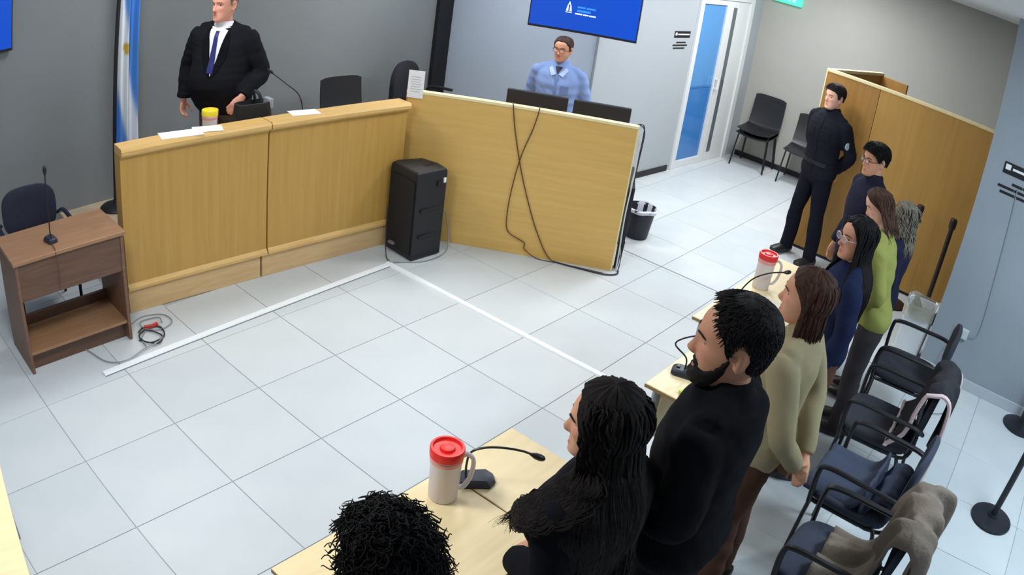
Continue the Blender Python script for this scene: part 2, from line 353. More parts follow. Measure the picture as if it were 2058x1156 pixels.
# lectern
DKW = wood('dark_chipboard', (104, 74, 56), (124, 90, 68), (2.5, 24, 24), .5)
DKW2 = wood('dark_chipboard_front', (88, 62, 48), (106, 76, 58), (2.5, 24, 24), .5)
TOPW = wood('lectern_top', (140, 102, 72), (160, 120, 86), (2.5, 24, 24), .45)
lec = thing('lectern', 'brown wooden witness desk with open shelves and a thin microphone', 'desk', (.045, .36, 0), R(-.8))
W_, D_ = .765, .43
MB().box((-.015, -.015, .745), (W_+.015, D_+.01, .77), .004).build('desk_top', TOPW, lec)
for x in (0, W_-.022): MB().box((x, 0, 0), (x+.022, D_, .745), .002).build('side_panel', DKW, lec)
MB().box((.022, .005, .50), (W_-.022, .025, .745), .002).build('front_panel', DKW2, lec)
MB().box((.022, .01, .125), (W_-.022, D_-.04, .145), .002).build('shelf', TOPW, lec)
MB().box((.022, .06, .0), (W_-.022, .08, .125), .002).build('kick_board', DKW2, lec)
MB().box((.022, D_-.06, .0), (W_-.022, D_-.035, .21), .002).build('back_board', DKW2, lec)

def fab_chair(name, label, loc, rz, group, seatmat, arms=True, backshape='pad', legmat=None, stack=1, cat='chair'):
    """chair facing local +y: seat pad, backrest, frame legs, arms"""
    legmat = legmat or M_BLACK()
    t = thing(name, label, cat, loc, rz, group)
    w_, d = .24, .235
    prof = []
    # seat cushion: rounded loft
    rings = []
    for z, k in ((.425, .92), (.432, .985), (.45, 1.0), (.468, .985), (.478, .9), (.481, .6)):
        rings.append([(w_*k*math.copysign(abs(math.cos(a))**.45, math.cos(a)), d*k*math.copysign(abs(math.sin(a))**.45, math.sin(a)), z+.004*math.cos(a*2)) for a in [2*math.pi*q/28 for q in range(28)]])
    MB().loft(rings).build('seat', seatmat, t, True, 60)
    # backrest: curved padded oval
    def backring(off, k):
        r_ = []
        for q in range(28):
            a = 2*math.pi*q/28; x = .215*k*math.copysign(abs(math.cos(a))**.6, math.cos(a)); z = .17*k*math.copysign(abs(math.sin(a))**.6, math.sin(a))
            r_.append((x, -.245-off-.06*(z+.17)+.35*x*x*1.2, .70+z))
        return r_
    MB().loft([backring(.0, .5), backring(-.012, .9), backring(-.004, 1), backring(.018, 1), backring(.026, .92), backring(.028, .5)]).build('backrest', seatmat, t, True, 60)
    for sx in (-1, 1):
        MB().tube(smoothpath([(sx*.17, -.25, .56), (sx*.17, -.25, .45), (sx*.2, -.2, .41), (sx*.2, .0, .405)], 4), .011, 8).build('back_support', legmat, t, True)
        MB().tube(smoothpath([(sx*.225, .2, .0), (sx*.225, .19, .40), (sx*.22, .16, .415), (sx*.22, -.1, .415)], 4), .012, 8).build('leg', legmat, t, True)
        MB().tube(smoothpath([(sx*.225, -.27, .0), (sx*.225, -.2, .39), (sx*.22, -.14, .415), (sx*.22, 0, .415)], 4), .012, 8).build('leg', legmat, t, True)
        if arms:
            MB().tube(smoothpath([(sx*.225, .19, .40), (sx*.255, .2, .60), (sx*.262, .16, .655), (sx*.265, -.05, .66), (sx*.26, -.22, .655), (sx*.23, -.275, .62)], 5), .013, 8, flat=1.3).build('armrest', legmat, t, True)
    return t
SEATD = mat('seat_cloth', (44, 46, 56), .9, bump=.25, bscale=500)
SEATB = mat('seat_cloth_blue', (54, 60, 76), .9, bump=.25, bscale=500)
GRPC = 'black armchairs behind the standing people'
fab_chair('armchair', 'black armchair nearest the grey pier with an empty dark seat', (4.03, -3.56, 0), R(4), GRPC, SEATD)
fab_chair('armchair', 'black armchair with a pale edged dark jacket over its back', (3.22, -3.60, 0), R(2), GRPC, SEATD)
fab_chair('armchair', 'black armchair with a slate blue garment on its seat', (2.50, -3.70, 0), R(-2), GRPC, SEATB)
fab_chair('armchair', 'black armchair under the crumpled taupe jacket', (1.86, -3.78, 0), R(0), GRPC, SEATB)
fab_chair('office_chair', 'dark blue cloth chair standing behind the witness desk', (.42, 1.02, 0), R(176), None, mat('navy_cloth', (40, 42, 58), .9, bump=.25, bscale=500), True, legmat=mat('blue_black_tube', (26, 30, 48), .4))

def shell_chair(name, label, loc, rz, group, n=1):
    """moulded black plastic chair facing local +y, n chairs stacked"""
    t = thing(name, label, 'chair', loc, rz, group)
    SH = mat('black_shell', (34, 35, 39), .38, bump=.05, bscale=250)
    for k in range(n):
        z0 = k*.06; y0 = -k*.02
        def srf(u, v, off=0):
            x = (u-.5)*.46*(1-.10*max(0, v-.5))
            if v < .5:
                s = v/.5; return (x, .22-.42*s+y0, .45+z0+.015*math.sin(s*3.1)*-1+.03*((u-.5)*2)**2-.02*(1-s)**4-off)
            s = (v-.5)/.5; return (x, -.20-.09*s-.02*math.sin(s*3.14)+y0+.018*((u-.5)*2)**2-off*.8, .455+z0+.43*s-off*.3-.02*((u-.5)*2)**6*s)
        nu, nv = 10, 18; vs = [srf(i/(nu-1), j/(nv-1)) for j in range(nv) for i in range(nu)]+[srf(i/(nu-1), j/(nv-1), .012) for j in range(nv) for i in range(nu)]
        N = nu*nv; fs = []
        for j in range(nv-1):
            for i in range(nu-1):
                q = j*nu+i; fs += [(q, q+1, q+nu+1, q+nu), (N+q, N+q+nu, N+q+nu+1, N+q+1)]
        bd = [i for i in range(nu)]+[j*nu+nu-1 for j in range(1, nv)]+[(nv-1)*nu+i for i in range(nu-2, -1, -1)]+[j*nu for j in range(nv-2, 0, -1)]
        for q in range(len(bd)): a_, b_ = bd[q], bd[(q+1) % len(bd)]; fs.append((b_, a_, N+a_, N+b_))
        MB().add(vs, fs).build('seat_shell', SH, t, True, 50)
        for sx in (-1, 1):
            MB().tube(smoothpath([(sx*(.235), .2+y0, .0+z0), (sx*.2, .17+y0, .42+z0), (sx*.19, .1+y0, .435+z0), (sx*.19, -.1+y0, .435+z0)], 4), .011, 8).build('leg', M_BLACK(), t, True)
            MB().tube(smoothpath([(sx*(.235), -.25+y0, .0+z0), (sx*.2, -.17+y0, .42+z0), (sx*.19, -.1+y0, .435+z0), (sx*.19, .05+y0, .435+z0)], 4), .011, 8).build('leg', M_BLACK(), t, True)
    return t
shell_chair('stacking_chair', 'black moulded chair pair stacked beside the glazed door', (8.77, -.34, 0), R(94), 'black chairs along the beige wall', 2)
shell_chair('stacking_chair', 'single black moulded chair partly behind the officer', (8.77, -1.02, 0), R(96), 'black chairs along the beige wall', 1)
shell_chair('stacking_chair', 'black chair back showing above the oak ledge on the platform', (3.62, 1.45, .2), R(172), 'chairs on the platform', 1)
# swivel armchair in the dark corner
oc = thing('swivel_chair', 'large black swivel chair with rounded back below the corner strip', 'chair', (4.62, 1.55, .2), R(200))
def ocr(off, k):
    return [(.29*k*math.copysign(abs(math.cos(a))**.75, math.cos(a)), -.26-off+.4*(.29*k*math.cos(a))**2, .64+.29*k*math.copysign(abs(math.sin(a))**.75, math.sin(a))) for a in [2*math.pi*q/32 for q in range(32)]]
MB().loft([ocr(-.02, .4), ocr(-.03, .85), ocr(-.01, 1), ocr(.03, 1), ocr(.05, .9), ocr(.055, .4)]).build('backrest', M_DARKFAB(), oc, True, 60)
MB().loft([[(.26*k*math.cos(a), .25*k*math.sin(a), z) for a in [2*math.pi*q/28 for q in range(28)]] for z, k in ((.40, .8), (.41, 1), (.46, 1), (.48, .85))]).build('seat', M_DARKFAB(), oc, True, 60)
MB().tube([(0, 0, .06), (0, 0, .41)], .03, 12).build('gas_column', M_BLACK(), oc, True)
for k in range(5):
    a = 2*math.pi*k/5; MB().tube([(0, 0, .09), (.27*math.cos(a), .27*math.sin(a), .05)], [.025, .016], 8).lathe([(0, 0), (.02, .0), (.025, .02), (.02, .04), (0, .042)], 12, T(.27*math.cos(a), .27*math.sin(a), 0)).build('base_arm', M_BLACK(), oc, True)
for sx in (-1, 1): MB().tube(smoothpath([(sx*.24, -.2, .45), (sx*.3, -.15, .52), (sx*.3, -.1, .64), (sx*.3, .15, .65)], 5), .016, 8).build('armrest', M_BLACK(), oc, True)

# loudspeaker: front grille faces the lectern side
spk = thing('loudspeaker', 'tall black loudspeaker on the floor in the corner of the bench', 'loudspeaker', (3.12, .085, 0), 0)
poly = [(.0, .0), (.30, -.02), (.33, .10), (.30, .27), (.08, .345), (.03, .33)]
def shrink(k, d=0): 
    cx, cy = .17, .16; return [(cx+(x-cx)*k, cy+(y-cy)*k) for x, y in poly]
MB().loft([[(x, y, z) for x, y in shrink(k)] for z, k in ((0, .93), (.015, 1), (.70, 1), (.725, .97), (.735, .9))]).build('cabinet', mat('speaker_black', (30, 31, 36), .5, bump=.15, bscale=500), spk, True, 25)
gx = [(-.004, .02), (.026, .315)]
MB().loft([[(x-.006, y, z) for x, y in (gx[0], gx[1])]+[(x+.004, y, z) for x, y in (gx[1], gx[0])] for z in (.05, .66)]).build('grille', mat('grille_black', (20, 20, 25), .6, bump=.6, bscale=900), spk)
MB().box((-.012, .20, .075), (.012, .26, .095), .002).build('maker_badge', mat('badge_grey', (150, 140, 150), .4, .5), spk)
MB().box((.20, -.034, .60), (.255, -.008, .645), .008).build('side_handle', M_BLACK(), spk)
MB().box((.265, -.026, .62), (.29, -.012, .66), .001).build('sticker', M_PAPER(), spk)
MB().box((.18, .1, .733), (.28, .14, .738), .002).build('top_handle', mat('handle_black', (14, 14, 16), .6), spk)
for z in (.42, .2): MB().box((.05, -.02, z-.012), (.26, -.002, z+.012), .004).build('side_rib', M_BLACK(), spk)

# waste bin with white liner
wb = thing('waste_bin', 'black waste bin with a white liner beside the clerk partition', 'bin', (5.23, -.70, 0))
MB().lathe([(0, 0), (.10, .0), (.105, .01), (.135, .27), (.148, .275), (.148, .295), (.138, .295), (.13, .27), (.10, .02), (0, .02)], 28).build('bucket', mat('bin_black', (34, 36, 46), .5), wb, True)
lin = []
for k in range(40):
    a = 2*math.pi*k/40; lin.append(a)
MB().loft([[((r_+.006*math.sin(a*9))*math.cos(a), (r_+.006*math.sin(a*7))*math.sin(a), z+.004*math.sin(a*5)) for a in lin] for r_, z in ((.12, .2), (.13, .28), (.142, .302), (.153, .29), (.15, .265))], cap=False).build('liner', mat('liner_white', (226, 226, 238), .5), wb, True)
# white pedal bin with clear bag by the pier
pb = thing('square_bin', 'white square bin with a clear bag beside the grey pier', 'bin', (5.33, -3.42, 0))
MB().loft([[(s*math.copysign(abs(math.cos(a))**.35, math.cos(a)), s*math.copysign(abs(math.sin(a))**.35, math.sin(a)), z) for a in [2*math.pi*q/32 for q in range(32)]] for s, z in ((.10, 0), (.115, .01), (.135, .44), (.14, .45), (.128, .45), (.11, .1))]).build('bucket', mat('white_bin', (214, 216, 218), .45), pb, True)
MB().loft([[((s+.01*math.sin(a*6+z*20))*math.copysign(abs(math.cos(a))**.4, math.cos(a)), (s+.01*math.sin(a*5+2))*math.copysign(abs(math.sin(a))**.4, math.sin(a)), z+.012*math.sin(a*4)) for a in [2*math.pi*q/40 for q in range(40)]] for s, z in ((.115, .3), (.13, .44), (.15, .475), (.155, .43), (.15, .36))], cap=False).build('bin_bag', mat('clear_bag', (190, 186, 170), .3, trans=.6), pb, True)
# stanchions
def stanchion(label, x, y, m):
    t = thing('barrier_post', label, 'barrier post', (x, y, 0), 0, 'black barrier posts')
    MB().lathe([(0, 0), (.155, 0), (.16, .008), (.158, .018), (.12, .026), (.04, .034), (.035, .05), (0, .05)], 40).build('base', m, t, True)
    MB().lathe([(.0, .04), (.024, .04), (.024, .90), (0, .90)], 20).build('pole', m, t, True)
    MB().lathe([(0, .90), (.03, .90), (.037, .92), (.037, .985), (.03, 1.0), (0, 1.0)], 20).build('belt_head', m, t, True)
STB = mat('post_black', (30, 32, 40), .4); STR = mat('post_brown', (46, 30, 28), .4)
stanchion('black barrier post with round base alone on the open tiles', 3.545, -4.585, STB)
stanchion('black barrier post with round base close to the pale skirting', 4.97, -4.62, STB)
stanchion('dark brown barrier post by the bin before the amber partition', 6.22, -3.375, STR)
stanchion('dark brown barrier post seen over the grey haired person', 6.21, -3.03, STR)
# ================================================================ PEOPLE
rnd = random.Random(7)
HEADT = [  # z, front x, back x, half width   (head centre at eye level)
    (-.118, .060, .010, .018), (-.110, .080, -.005, .034), (-.098, .088, -.025, .045), (-.08, .087, -.048, .053), (-.06, .085, -.066, .059), (-.04, .086, -.078, .064),
    (-.02, .087, -.087, .068), (0, .086, -.094, .071), (.02, .090, -.099, .0735), (.04, .091, -.102, .0755), (.06, .086, -.101, .0755), (.08, .072, -.093, .069),
    (.095, .052, -.077, .058), (.107, .026, -.05, .040), (.113, .0, -.03, .022), (.115, -.01, -.018, .006)]
def head_r(az, z):
    xf, xb, hw = lerp_table(HEADT, z); cx = (xf+xb)/2; a = max((xf-xb)/2, .003); hw = max(hw, .003); n = 2.25
    return cx, (abs(math.cos(az)/a)**n+abs(math.sin(az)/hw)**n)**(-1/n)
def head_pt(az, z, off=0):
    cx, r_ = head_r(az, z); up = max(0, z-.03)/.085
    return Vector((cx+(r_+off*(1-.35*up))*math.cos(az), (r_+off*(1-.35*up))*math.sin(az), z+off*up**1.3))
def ell(c, a, b, z, n=22, p=2.2):
    return [(c[0]+a*math.copysign(abs(math.cos(t))**(2/p), math.cos(t)), c[1]+b*math.copysign(abs(math.sin(t))**(2/p), math.sin(t)), z) for t in [2*math.pi*k/n for k in range(n)]]
def remesh(mb, vox, smooth=4, name='mesh'):
    me = mb.mesh('tmp'); o = bpy.data.objects.new('tmp', me); COL.objects.link(o)
    m = o.modifiers.new('r', 'REMESH'); m.mode = 'VOXEL'; m.voxel_size = vox
    if smooth: s = o.modifiers.new('s', 'SMOOTH'); s.factor = .5; s.iterations = smooth
    dg = bpy.context.evaluated_depsgraph_get(); out = bpy.data.meshes.new_from_object(o.evaluated_get(dg)); out.name = name
    bpy.data.objects.remove(o); bpy.data.meshes.remove(me); return out
def coords(me):
    a = np.empty(len(me.vertices)*3, np.float32); me.vertices.foreach_get('co', a); return a.reshape(-1, 3).astype(float)
def normals(me):
    a = np.empty(len(me.vertices)*3, np.float32); me.vertices.foreach_get('normal', a); return a.reshape(-1, 3).astype(float)
def setco(me, c): me.vertices.foreach_set('co', c.astype(np.float32).ravel()); me.update()
def setcol(me, col):
    at = me.color_attributes.new('Col', 'FLOAT_COLOR', 'POINT')
    at.data.foreach_set('color', np.c_[col, np.ones(len(col))].astype(np.float32).ravel())
def folds(me, amp, seed, freq=1.0):
    """soft cloth creases: warped sine folds along the normals"""
    c = coords(me); n = normals(me); r_ = np.random.RandomState(seed); d = np.zeros(len(c))
    for k in range(5):
        w_ = r_.normal(size=3)*np.array([10, 10, 16])*freq*(1+.35*k); p = r_.uniform(0, 6.28); q = r_.normal(size=3)*9
        d += np.sin(c@w_+p+1.6*np.sin(c@q+p*2))/(1+.5*k)
    d = np.sign(d)*np.abs(d)**.8
    setco(me, c+n*(d*amp)[:, None])
def hand(mb, wrist, d, pn, side, curl=.35, s=1.0):
    """palm and five fingers; d = hand direction, pn = palm normal (fingers curl towards it), side = +1 thumb on w"""
    d = Vector(d).normalized(); pn = Vector(pn); pn = (pn-d*pn.dot(d)).normalized(); w_ = d.cross(pn)*side; W0 = Vector(wrist)
    def ring(t, hw, ht): 
        c = W0+d*t; return [c+w_*(hw*math.cos(a))+pn*(ht*math.sin(a)) for a in [2*math.pi*k/14 for k in range(14)]]
    rr = [ring(t*s, a*s, b*s) for t, a, b in ((-.03, .027, .022), (.0, .027, .019), (.03, .036, .017), (.06, .041, .016), (.088, .040, .013), (.095, .034, .009))]
    if side > 0: rr = [list(reversed(q)) for q in rr]
    mb.loft(rr)
    for k, (off, L, r_) in enumerate(((.029, .070, .0095), (.010, .078, .0098), (-.010, .072, .0095), (-.028, .057, .0088))):
        p = W0+d*(.082*s)+w_*(off*s); v = d.copy(); pts = [p-d*.015*s, p]; ax = w_
        for i, f in enumerate((.45, .32, .23)):
            ang = curl*(1.0+.25*i)*(1+.06*k); v = (v*math.cos(ang)+pn*math.sin(ang)).normalized(); 
            nv = pn*math.cos(ang)-d*0
            p = p+v*(L*f*s); pts.append(p)
        mb.tube(pts, [r_*s, r_*1.05*s, r_*s, r_*.95*s, r_*.75*s], 8)
    p0 = W0+d*.02*s+w_*.024*s; v1 = (d*.65+w_*.65+pn*.35).normalized(); p1 = p0+v1*.045*s; v2 = (d*.9+w_*.25+pn*(.3+curl*.5)).normalized(); p2 = p1+v2*.032*s; p3 = p2+(v2+pn*.2).normalized()*.026*s
    mb.tube([p0-v1*.012*s, p0, p1, p2, p3], [.013*s, .0135*s, .0115*s, .0105*s, .008*s], 8)
TORSO = [(.80, .0, .075, .11), (.86, -.005, .10, .15), (.93, -.008, .112, .168), (1.02, .0, .105, .155), (1.10, .006, .098, .143), (1.20, .008, .108, .155), (1.30, .008, .118, .172), (1.38, .0, .108, .178), (1.43, -.008, .092, .150), (1.47, -.012, .072, .095), (1.50, -.012, .058, .064)]
def torso_rings(belly=0, wide=1, off=0, z0=.8, z1=1.50, female=False, shoulder=0):
    out = []; z = z0
    n = max(6, int((z1-z0)/.03))
    for k in range(n+1):
        z = z0+(z1-z0)*k/n; xc, a, b = lerp_table(TORSO, z)
        g = math.exp(-((z-1.08)/.16)**2)*belly
        if female: g2 = .03*math.exp(-((z-1.28)/.05)**2)
        else: g2 = 0
        out.append(ell((xc+g*.6+g2*.5, 0), a*(1)+g*.7+g2*.5+off, b*wide+g*.6+off, z, 26, 2.3))
    return out
def arm_tube(mb, P, r3, extra=0, cut=None):
    """shoulder-elbow-wrist path with tapering radii"""
    S, E, Wr = [Vector(p) for p in P]
    up_ = Vector((S.x-.004, S.y*.93, S.z+.028)); path = smoothpath([up_, S+(E-S)*.06, S.lerp(E, .5), E, E.lerp(Wr, .5), Wr], 4)
    sg_ = 1 if S.y > 0 else -1; kk_ = 1 if extra else .72
    mb.tube(smoothpath([(-.014, sg_*.035, 1.490), (-.010, sg_*.095, S.z+.035), (-.004, sg_*abs(S.y)*.9, S.z+.008)], 4), [(.040+extra*.5)*kk_]*3+[(.046+extra*.6)*kk_]*3+[(.05+extra*.7)*kk_]*3, 12)
    rad = []
    ctl = [r3[0]*.55, r3[0], (r3[0]+r3[1])*.52, r3[1], (r3[1]*.55+r3[2]*.5), r3[2]]
    for i in range(5):
        for j in range(4): rad.append(ctl[i]+(ctl[i+1]-ctl[i])*j/4)
    rad.append(ctl[-1])
    mb.tube(path, [q+extra for q in rad], 14)
SKIN = {'fair': (226, 172, 148), 'tan': (204, 148, 118), 'olive': (190, 136, 106), 'ruddy': (222, 158, 136)}
def hair_shell(head_mat, thick, fn_line, wav=.003, seed=1, name='hair', zlow=-.1):
    """short hair: an offset skull shell that sinks below the skin outside the hairline"""
    nz, na = 64, 120; rings = []; r_ = random.Random(seed); ph = [r_.uniform(0, 6.28) for _ in range(6)]
    for j in range(nz+1):
        z = zlow+(.1145-zlow)*(j/nz)**.9
        ring = []
        for k in range(na):
            az = 2*math.pi*k/na; a2 = math.atan2(math.sin(az), math.cos(az)); e = (z-fn_line(abs(a2)))/.014; e = max(0, min(1, e)); e = e*e*(3-2*e)
            up = max(0, min(1, (z-.02)/.08)); t = -.012+(.012+thick*(.65+.5*up)+wav*math.sin(az*13+ph[0]+z*60)+wav*.7*math.sin(az*29+ph[1]-z*90)+wav*.6*math.sin(az*47+ph[2]))*e
            ring.append(head_pt(az, z, t))
        rings.append(ring)
    return MB().loft(rings, head_mat)
def hl_short(temple=.0):
    tab = [(0, .074), (.5, .071), (.75, .060-temple), (1.0, .030), (1.22, -.012), (1.42, -.015), (1.5, .022), (1.75, .028), (1.95, .0), (2.2, -.045), (2.6, -.062), (3.2, -.065)]
    return lambda a: lerp_table(tab, a)[0]
def locks(mb, Mh, s, n, length, face=.95, width=.011, wave=.004, curl=0, layers=(.012, .03), seed=1, torso=None, az_rng=math.pi, lo=.012, part=0.0, rootz=(.03, .112), spread=1.0, drift=(0, 0, 0), line=None):
    """hair as many tapering locks: down the skull from the crown, swept round the face, then hanging"""
    r_ = random.Random(seed)
    for q in range(n):
        az0 = r_.uniform(*az_rng) if isinstance(az_rng, tuple) else r_.uniform(-az_rng, az_rng); z0 = r_.uniform(max(rootz[0], min(.108, (line or HL_FULL)(abs(az0))+.004)), rootz[1]); lay = r_.uniform(*layers); L = length*r_.uniform(.82, 1.08)
        sg = 1 if az0-part > 0 else -1; pts = []; dz = .02; zc = z0; az = az0; trav = 0; p = head_pt(az, zc, 0); ph = r_.uniform(0, 6.28); cr = curl*r_.uniform(.6, 1.3)
        pts.append(p)
        while trav < L and len(pts) < 40:
            if zc > -.03:
                zc -= dz if zc < .08 else dz*.45
                tgt = face if abs(az) < face else abs(az)
                if abs(az) < face: az += (sg*face-az)*.36
                np_ = head_pt(az, max(zc, -.03), lay*min(1, len(pts)/4))
            else:
                c_ = pts[-1]; rad = Vector((c_.x, c_.y, 0)); rad = rad.normalized() if rad.length > 1e-4 else Vector((1, 0, 0))
                k_ = max(0, min(1, (-.09-c_.z)/.08)); np_ = c_+Vector((rad.x*.0015*spread+drift[0]*k_, rad.y*.0015*spread+drift[1]*k_, -.022+drift[2]*k_))
            trav += (np_-pts[-1]).length; pts.append(np_)
        out = []
        for i, p in enumerate(pts):
            t = i/(len(pts)-1); rad = Vector((p.x, p.y, 0)); rad = rad.normalized() if rad.length > 1e-4 else Vector((1, 0, 0)); tan = Vector((-rad.y, rad.x, 0))
            A = wave*(.05+t); p = p+rad*(A*math.sin(i*.9+ph))+tan*(A*math.cos(i*.75+ph*1.7))
            if cr: p = p+rad*(cr*math.cos(i*2.1+ph))+tan*(cr*math.sin(i*2.1+ph))
            wp = Mh @ p
            if torso:
                lz = wp.z/s
                if lz < 1.52:
                    xc, a, b = lerp_table(TORSO, max(lz, .9)); a = (a+torso)*s; b = (b+torso+.02*max(0, min(1, (1.46-lz)/.05)))*s
                    e = math.sqrt(((wp.x-xc*s)/a)**2+(wp.y/b)**2)
                    if 1e-4 < e < 1: wp = Vector((xc*s+(wp.x-xc*s)/e, wp.y/e, wp.z))
            out.append(wp)
        if curl: out = smoothpath(out, 2)
        m = len(out); wd = width*r_.uniform(.7, 1.25)*s
        rad = [wd*(.45+.55*min(1, i/(m*.25)))*(1 if i < m*.7 else max(.12, (m-1-i)/(m*.3))) for i in range(m)]
        mb.tube(out, rad, 5, flat=.55, up=(.3, .2, 1))
    return mb

def person(label, loc, yaw, H=1.72, skin='fair', headyaw=0, headpitch=0, headroll=0, belly=0, wide=1.0, female=False, arms=None, gaze=0,
           jacket=None, trousers=(40, 40, 48), shoes=(28, 26, 26), hair=(30, 26, 24), hairfn=None, collar=None, beard=None, stubble=0, glasses=None, seed=1, vox=.0068, jkthick=.018, sleeve=True,
           jz0=.82, hem=None, garment='jacket', brow=None, faceage=0, extra=None, headscale=1.0, lean=0, stance=1.0):
    t = thing('person', label, 'person', loc, yaw)
    s = H/1.75; S4 = Matrix.Scale(s, 4); skinl = np.array(srgb(SKIN[skin] if isinstance(skin, str) else skin))
    if arms is None:
        arms = [[(0, sd*.185, 1.415), (-.03, sd*.235, 1.13), (.05, sd*.235, .88)] for sd in (1, -1)]
        hands = [((.15, sd*.02, -1), (.1, -sd, 0)) for sd in (1, -1)]
    else: arms, hands = arms
    # --- body: one continuous mesh
    mb = MB()
    mb.loft(torso_rings(belly, wide, -.004, female=female, z0=.84))
    HC = Vector((.022, 0, 1.632)); Mh = T(*HC) @ RZ(headyaw) @ Matrix.Rotation(-headpitch, 4, 'Y') @ Matrix.Rotation(headroll, 4, 'X') @ Matrix.Scale(headscale, 4)
    mb.tube([(-.018, 0, 1.40), (-.012, 0, 1.47), (-.004, 0, 1.53), (.006, 0, 1.60)], [.075, .060, .054, .054], 16)
    rings = []
    for k in range(27):
        z = -.118+(.115+.118)*k/26; rings.append([head_pt(2*math.pi*q/36, z) for q in range(36)])
    mb.loft(rings, Mh)
    # nose
    nz = [(.016, .083, .010, .0065), (.0, .087, .011, .0075), (-.016, .092, .014, .0095), (-.028, .0965, .0165, .0125), (-.036, .0965, .016, .0145), (-.043, .091, .012, .0125), (-.047, .084, .008, .009)]
    mb.loft([ell((x, 0), a, b, z, 14, 2) for z, x, a, b in reversed(nz)], Mh)
    for sd in (1, -1):  # ears: rim and bowl
        e0 = Vector((-.012, sd*.070, -.006)); out = Vector((-.35, sd*.9, 0)).normalized(); bk = Vector((-.93, -sd*.36, 0)).normalized()*-1
        def ep(u, v, o): return e0+bk*-u+Vector((0, 0, v))+out*o
        rim = [ep(.0, -.030, .004), ep(.012, -.022, .008), ep(.020, .0, .014), ep(.020, .018, .016), ep(.010, .031, .013), ep(-.006, .030, .007), ep(-.012, .016, .003)]
        mb.tube(smoothpath(rim, 3), .0062, 8, Mh)
        mb.tube([ep(.0, -.026, .001), ep(.006, .0, .002), ep(.004, .022, .003)], [.010, .014, .012], 8, Mh, flat=.6)
    for (P, hd, sd) in zip(arms, hands, (1, -1)):
        arm_tube(mb, P, (.049, .041, .028)); hand(mb, P[2], hd[0], hd[1], sd, hd[2] if len(hd) > 2 else .3)
    for sd in (1, -1):
        mb.tube(smoothpath([(-.004, sd*.075, .92), (.0, sd*.092, .80), (.012, sd*.092*(1+stance)/2, .50), (-.012, sd*.092*(.25+.75*stance), .28), (-.02, sd*.092*stance, .07)], 4), [.09+(.085-.09)*i/4 for i in range(4)]+[.085+(.056-.085)*i/4 for i in range(4)]+[.056-.004*i/4 for i in range(4)]+[.052+(.036-.052)*i/4 for i in range(4)]+[.036], 12)
        mb.loft([[(x, sd*.095*stance+b*math.cos(a), .035+h*math.sin(a)) for a in [2*math.pi*q/12 for q in range(12)]] for x, b, h in ((-.075, .022, .025), (-.05, .034, .034), (.02, .038, .034), (.10, .045, .026), (.15, .03, .018))])
    mb.v = [tuple(c*s for c in p) for p in mb.v]
    me = remesh(mb, vox, 3, 'body')
    # --- face modelling and colouring in head space
    c = coords(me); Mi = np.array((S4 @ Mh).inverted()); hl = c@Mi[:3, :3].T+Mi[:3, 3]
    x, y, z = hl.T; ishead = (z > -.135) & (np.abs(y) < .11) & (x > -.13) & (x < .14) & (z < .14)
    front = np.clip((x-.035)/.03, 0, 1)*ishead; d = np.zeros(len(c))
    for sd in (1, -1):
        d -= .0105*np.exp(-((y-sd*.031)/.015)**2-((z-.004)/.0095)**2)
        d += .004*np.exp(-((y-sd*.046)/.018)**2-((z+.026)/.016)**2)
        d -= .003*np.exp(-((y-sd*.030)/.007)**2-((z+.048)/.014)**2)
    d += .0045*np.exp(-(y/.045)**2-((z-.024)/.008)**2)
    d += .0050*np.exp(-(y/.019)**2-((z+.0625)/.0055)**2)+.0055*np.exp(-(y/.017)**2-((z+.0775)/.006)**2)-.004*np.exp(-(y/.022)**2-((z+.070)/.003)**2)
    d += .006*np.exp(-(y/.02)**2-((z+.104)/.012)**2)
    hl2 = hl.copy(); hl2[:, 0] += d*front
    Mf = np.array(S4 @ Mh); c2 = np.where(ishead[:, None], hl2@Mf[:3, :3].T+Mf[:3, 3], c); setco(me, c2)
    col = np.tile(skinl, (len(c), 1))*(1+.05*np.sin(c@np.array([60, 47, 53.]))[:, None])
    def blend(mask, tgt): 
        nonlocal col; k = np.clip(mask, 0, 1)[:, None]; col = col*(1-k)+np.array(srgb(tgt))*k
    lip = np.exp(-(y/.021)**4-((z+.070)/.0115)**4)*front; blend(lip*.75, (168, 88, 84) if female else (176, 108, 98))
    blend(.35*np.exp(-((np.abs(y)-.045)/.018)**2-((z+.022)/.018)**2)*front, (206, 118, 104)); blend(.35*np.exp(-(y/.016)**2-((z+.032)/.012)**2)*front, (204, 116, 104))
    if stubble: blend(stubble*np.clip((-.036-z)/.012, 0, 1)*np.clip((x+.01)/.02, 0, 1)*ishead*(1-lip)*np.clip((z+.13)/.01, 0, 1), (84, 70, 64))
    setcol(me, np.clip(col, 0, 1))
    link('body', me, vcol('skin', .5, .08, 260), t, True, None, 0)
    # --- eyes and brows
    MhS = S4 @ Mh
    for sd in (1, -1):
        ec = Vector((.0620, sd*.031, .004)); e = MB(); n = 14
        Me = MhS @ T(*ec) @ RZ(gaze) @ Matrix.Rotation(R(90), 4, 'Y')
        prof = [(.0115*math.sin(a), .0115*math.cos(a)) for a in [math.pi*k/12 for k in range(12, -1, -1)]]
        rings = [[(max(r_, 1e-5)*math.cos(2*math.pi*k/n), max(r_, 1e-5)*math.sin(2*math.pi*k/n), zz) for k in range(n)] for r_, zz in prof]
        e.loft(rings, Me); eo = e.build('eye', [mat('eye_white', (164, 152, 146), .4), mat('iris', (44, 30, 24), .15)], t, True, 0)
        for p in eo.data.polygons:
            cc = Me.inverted() @ p.center
            if cc.z > .0088: p.material_index = 1
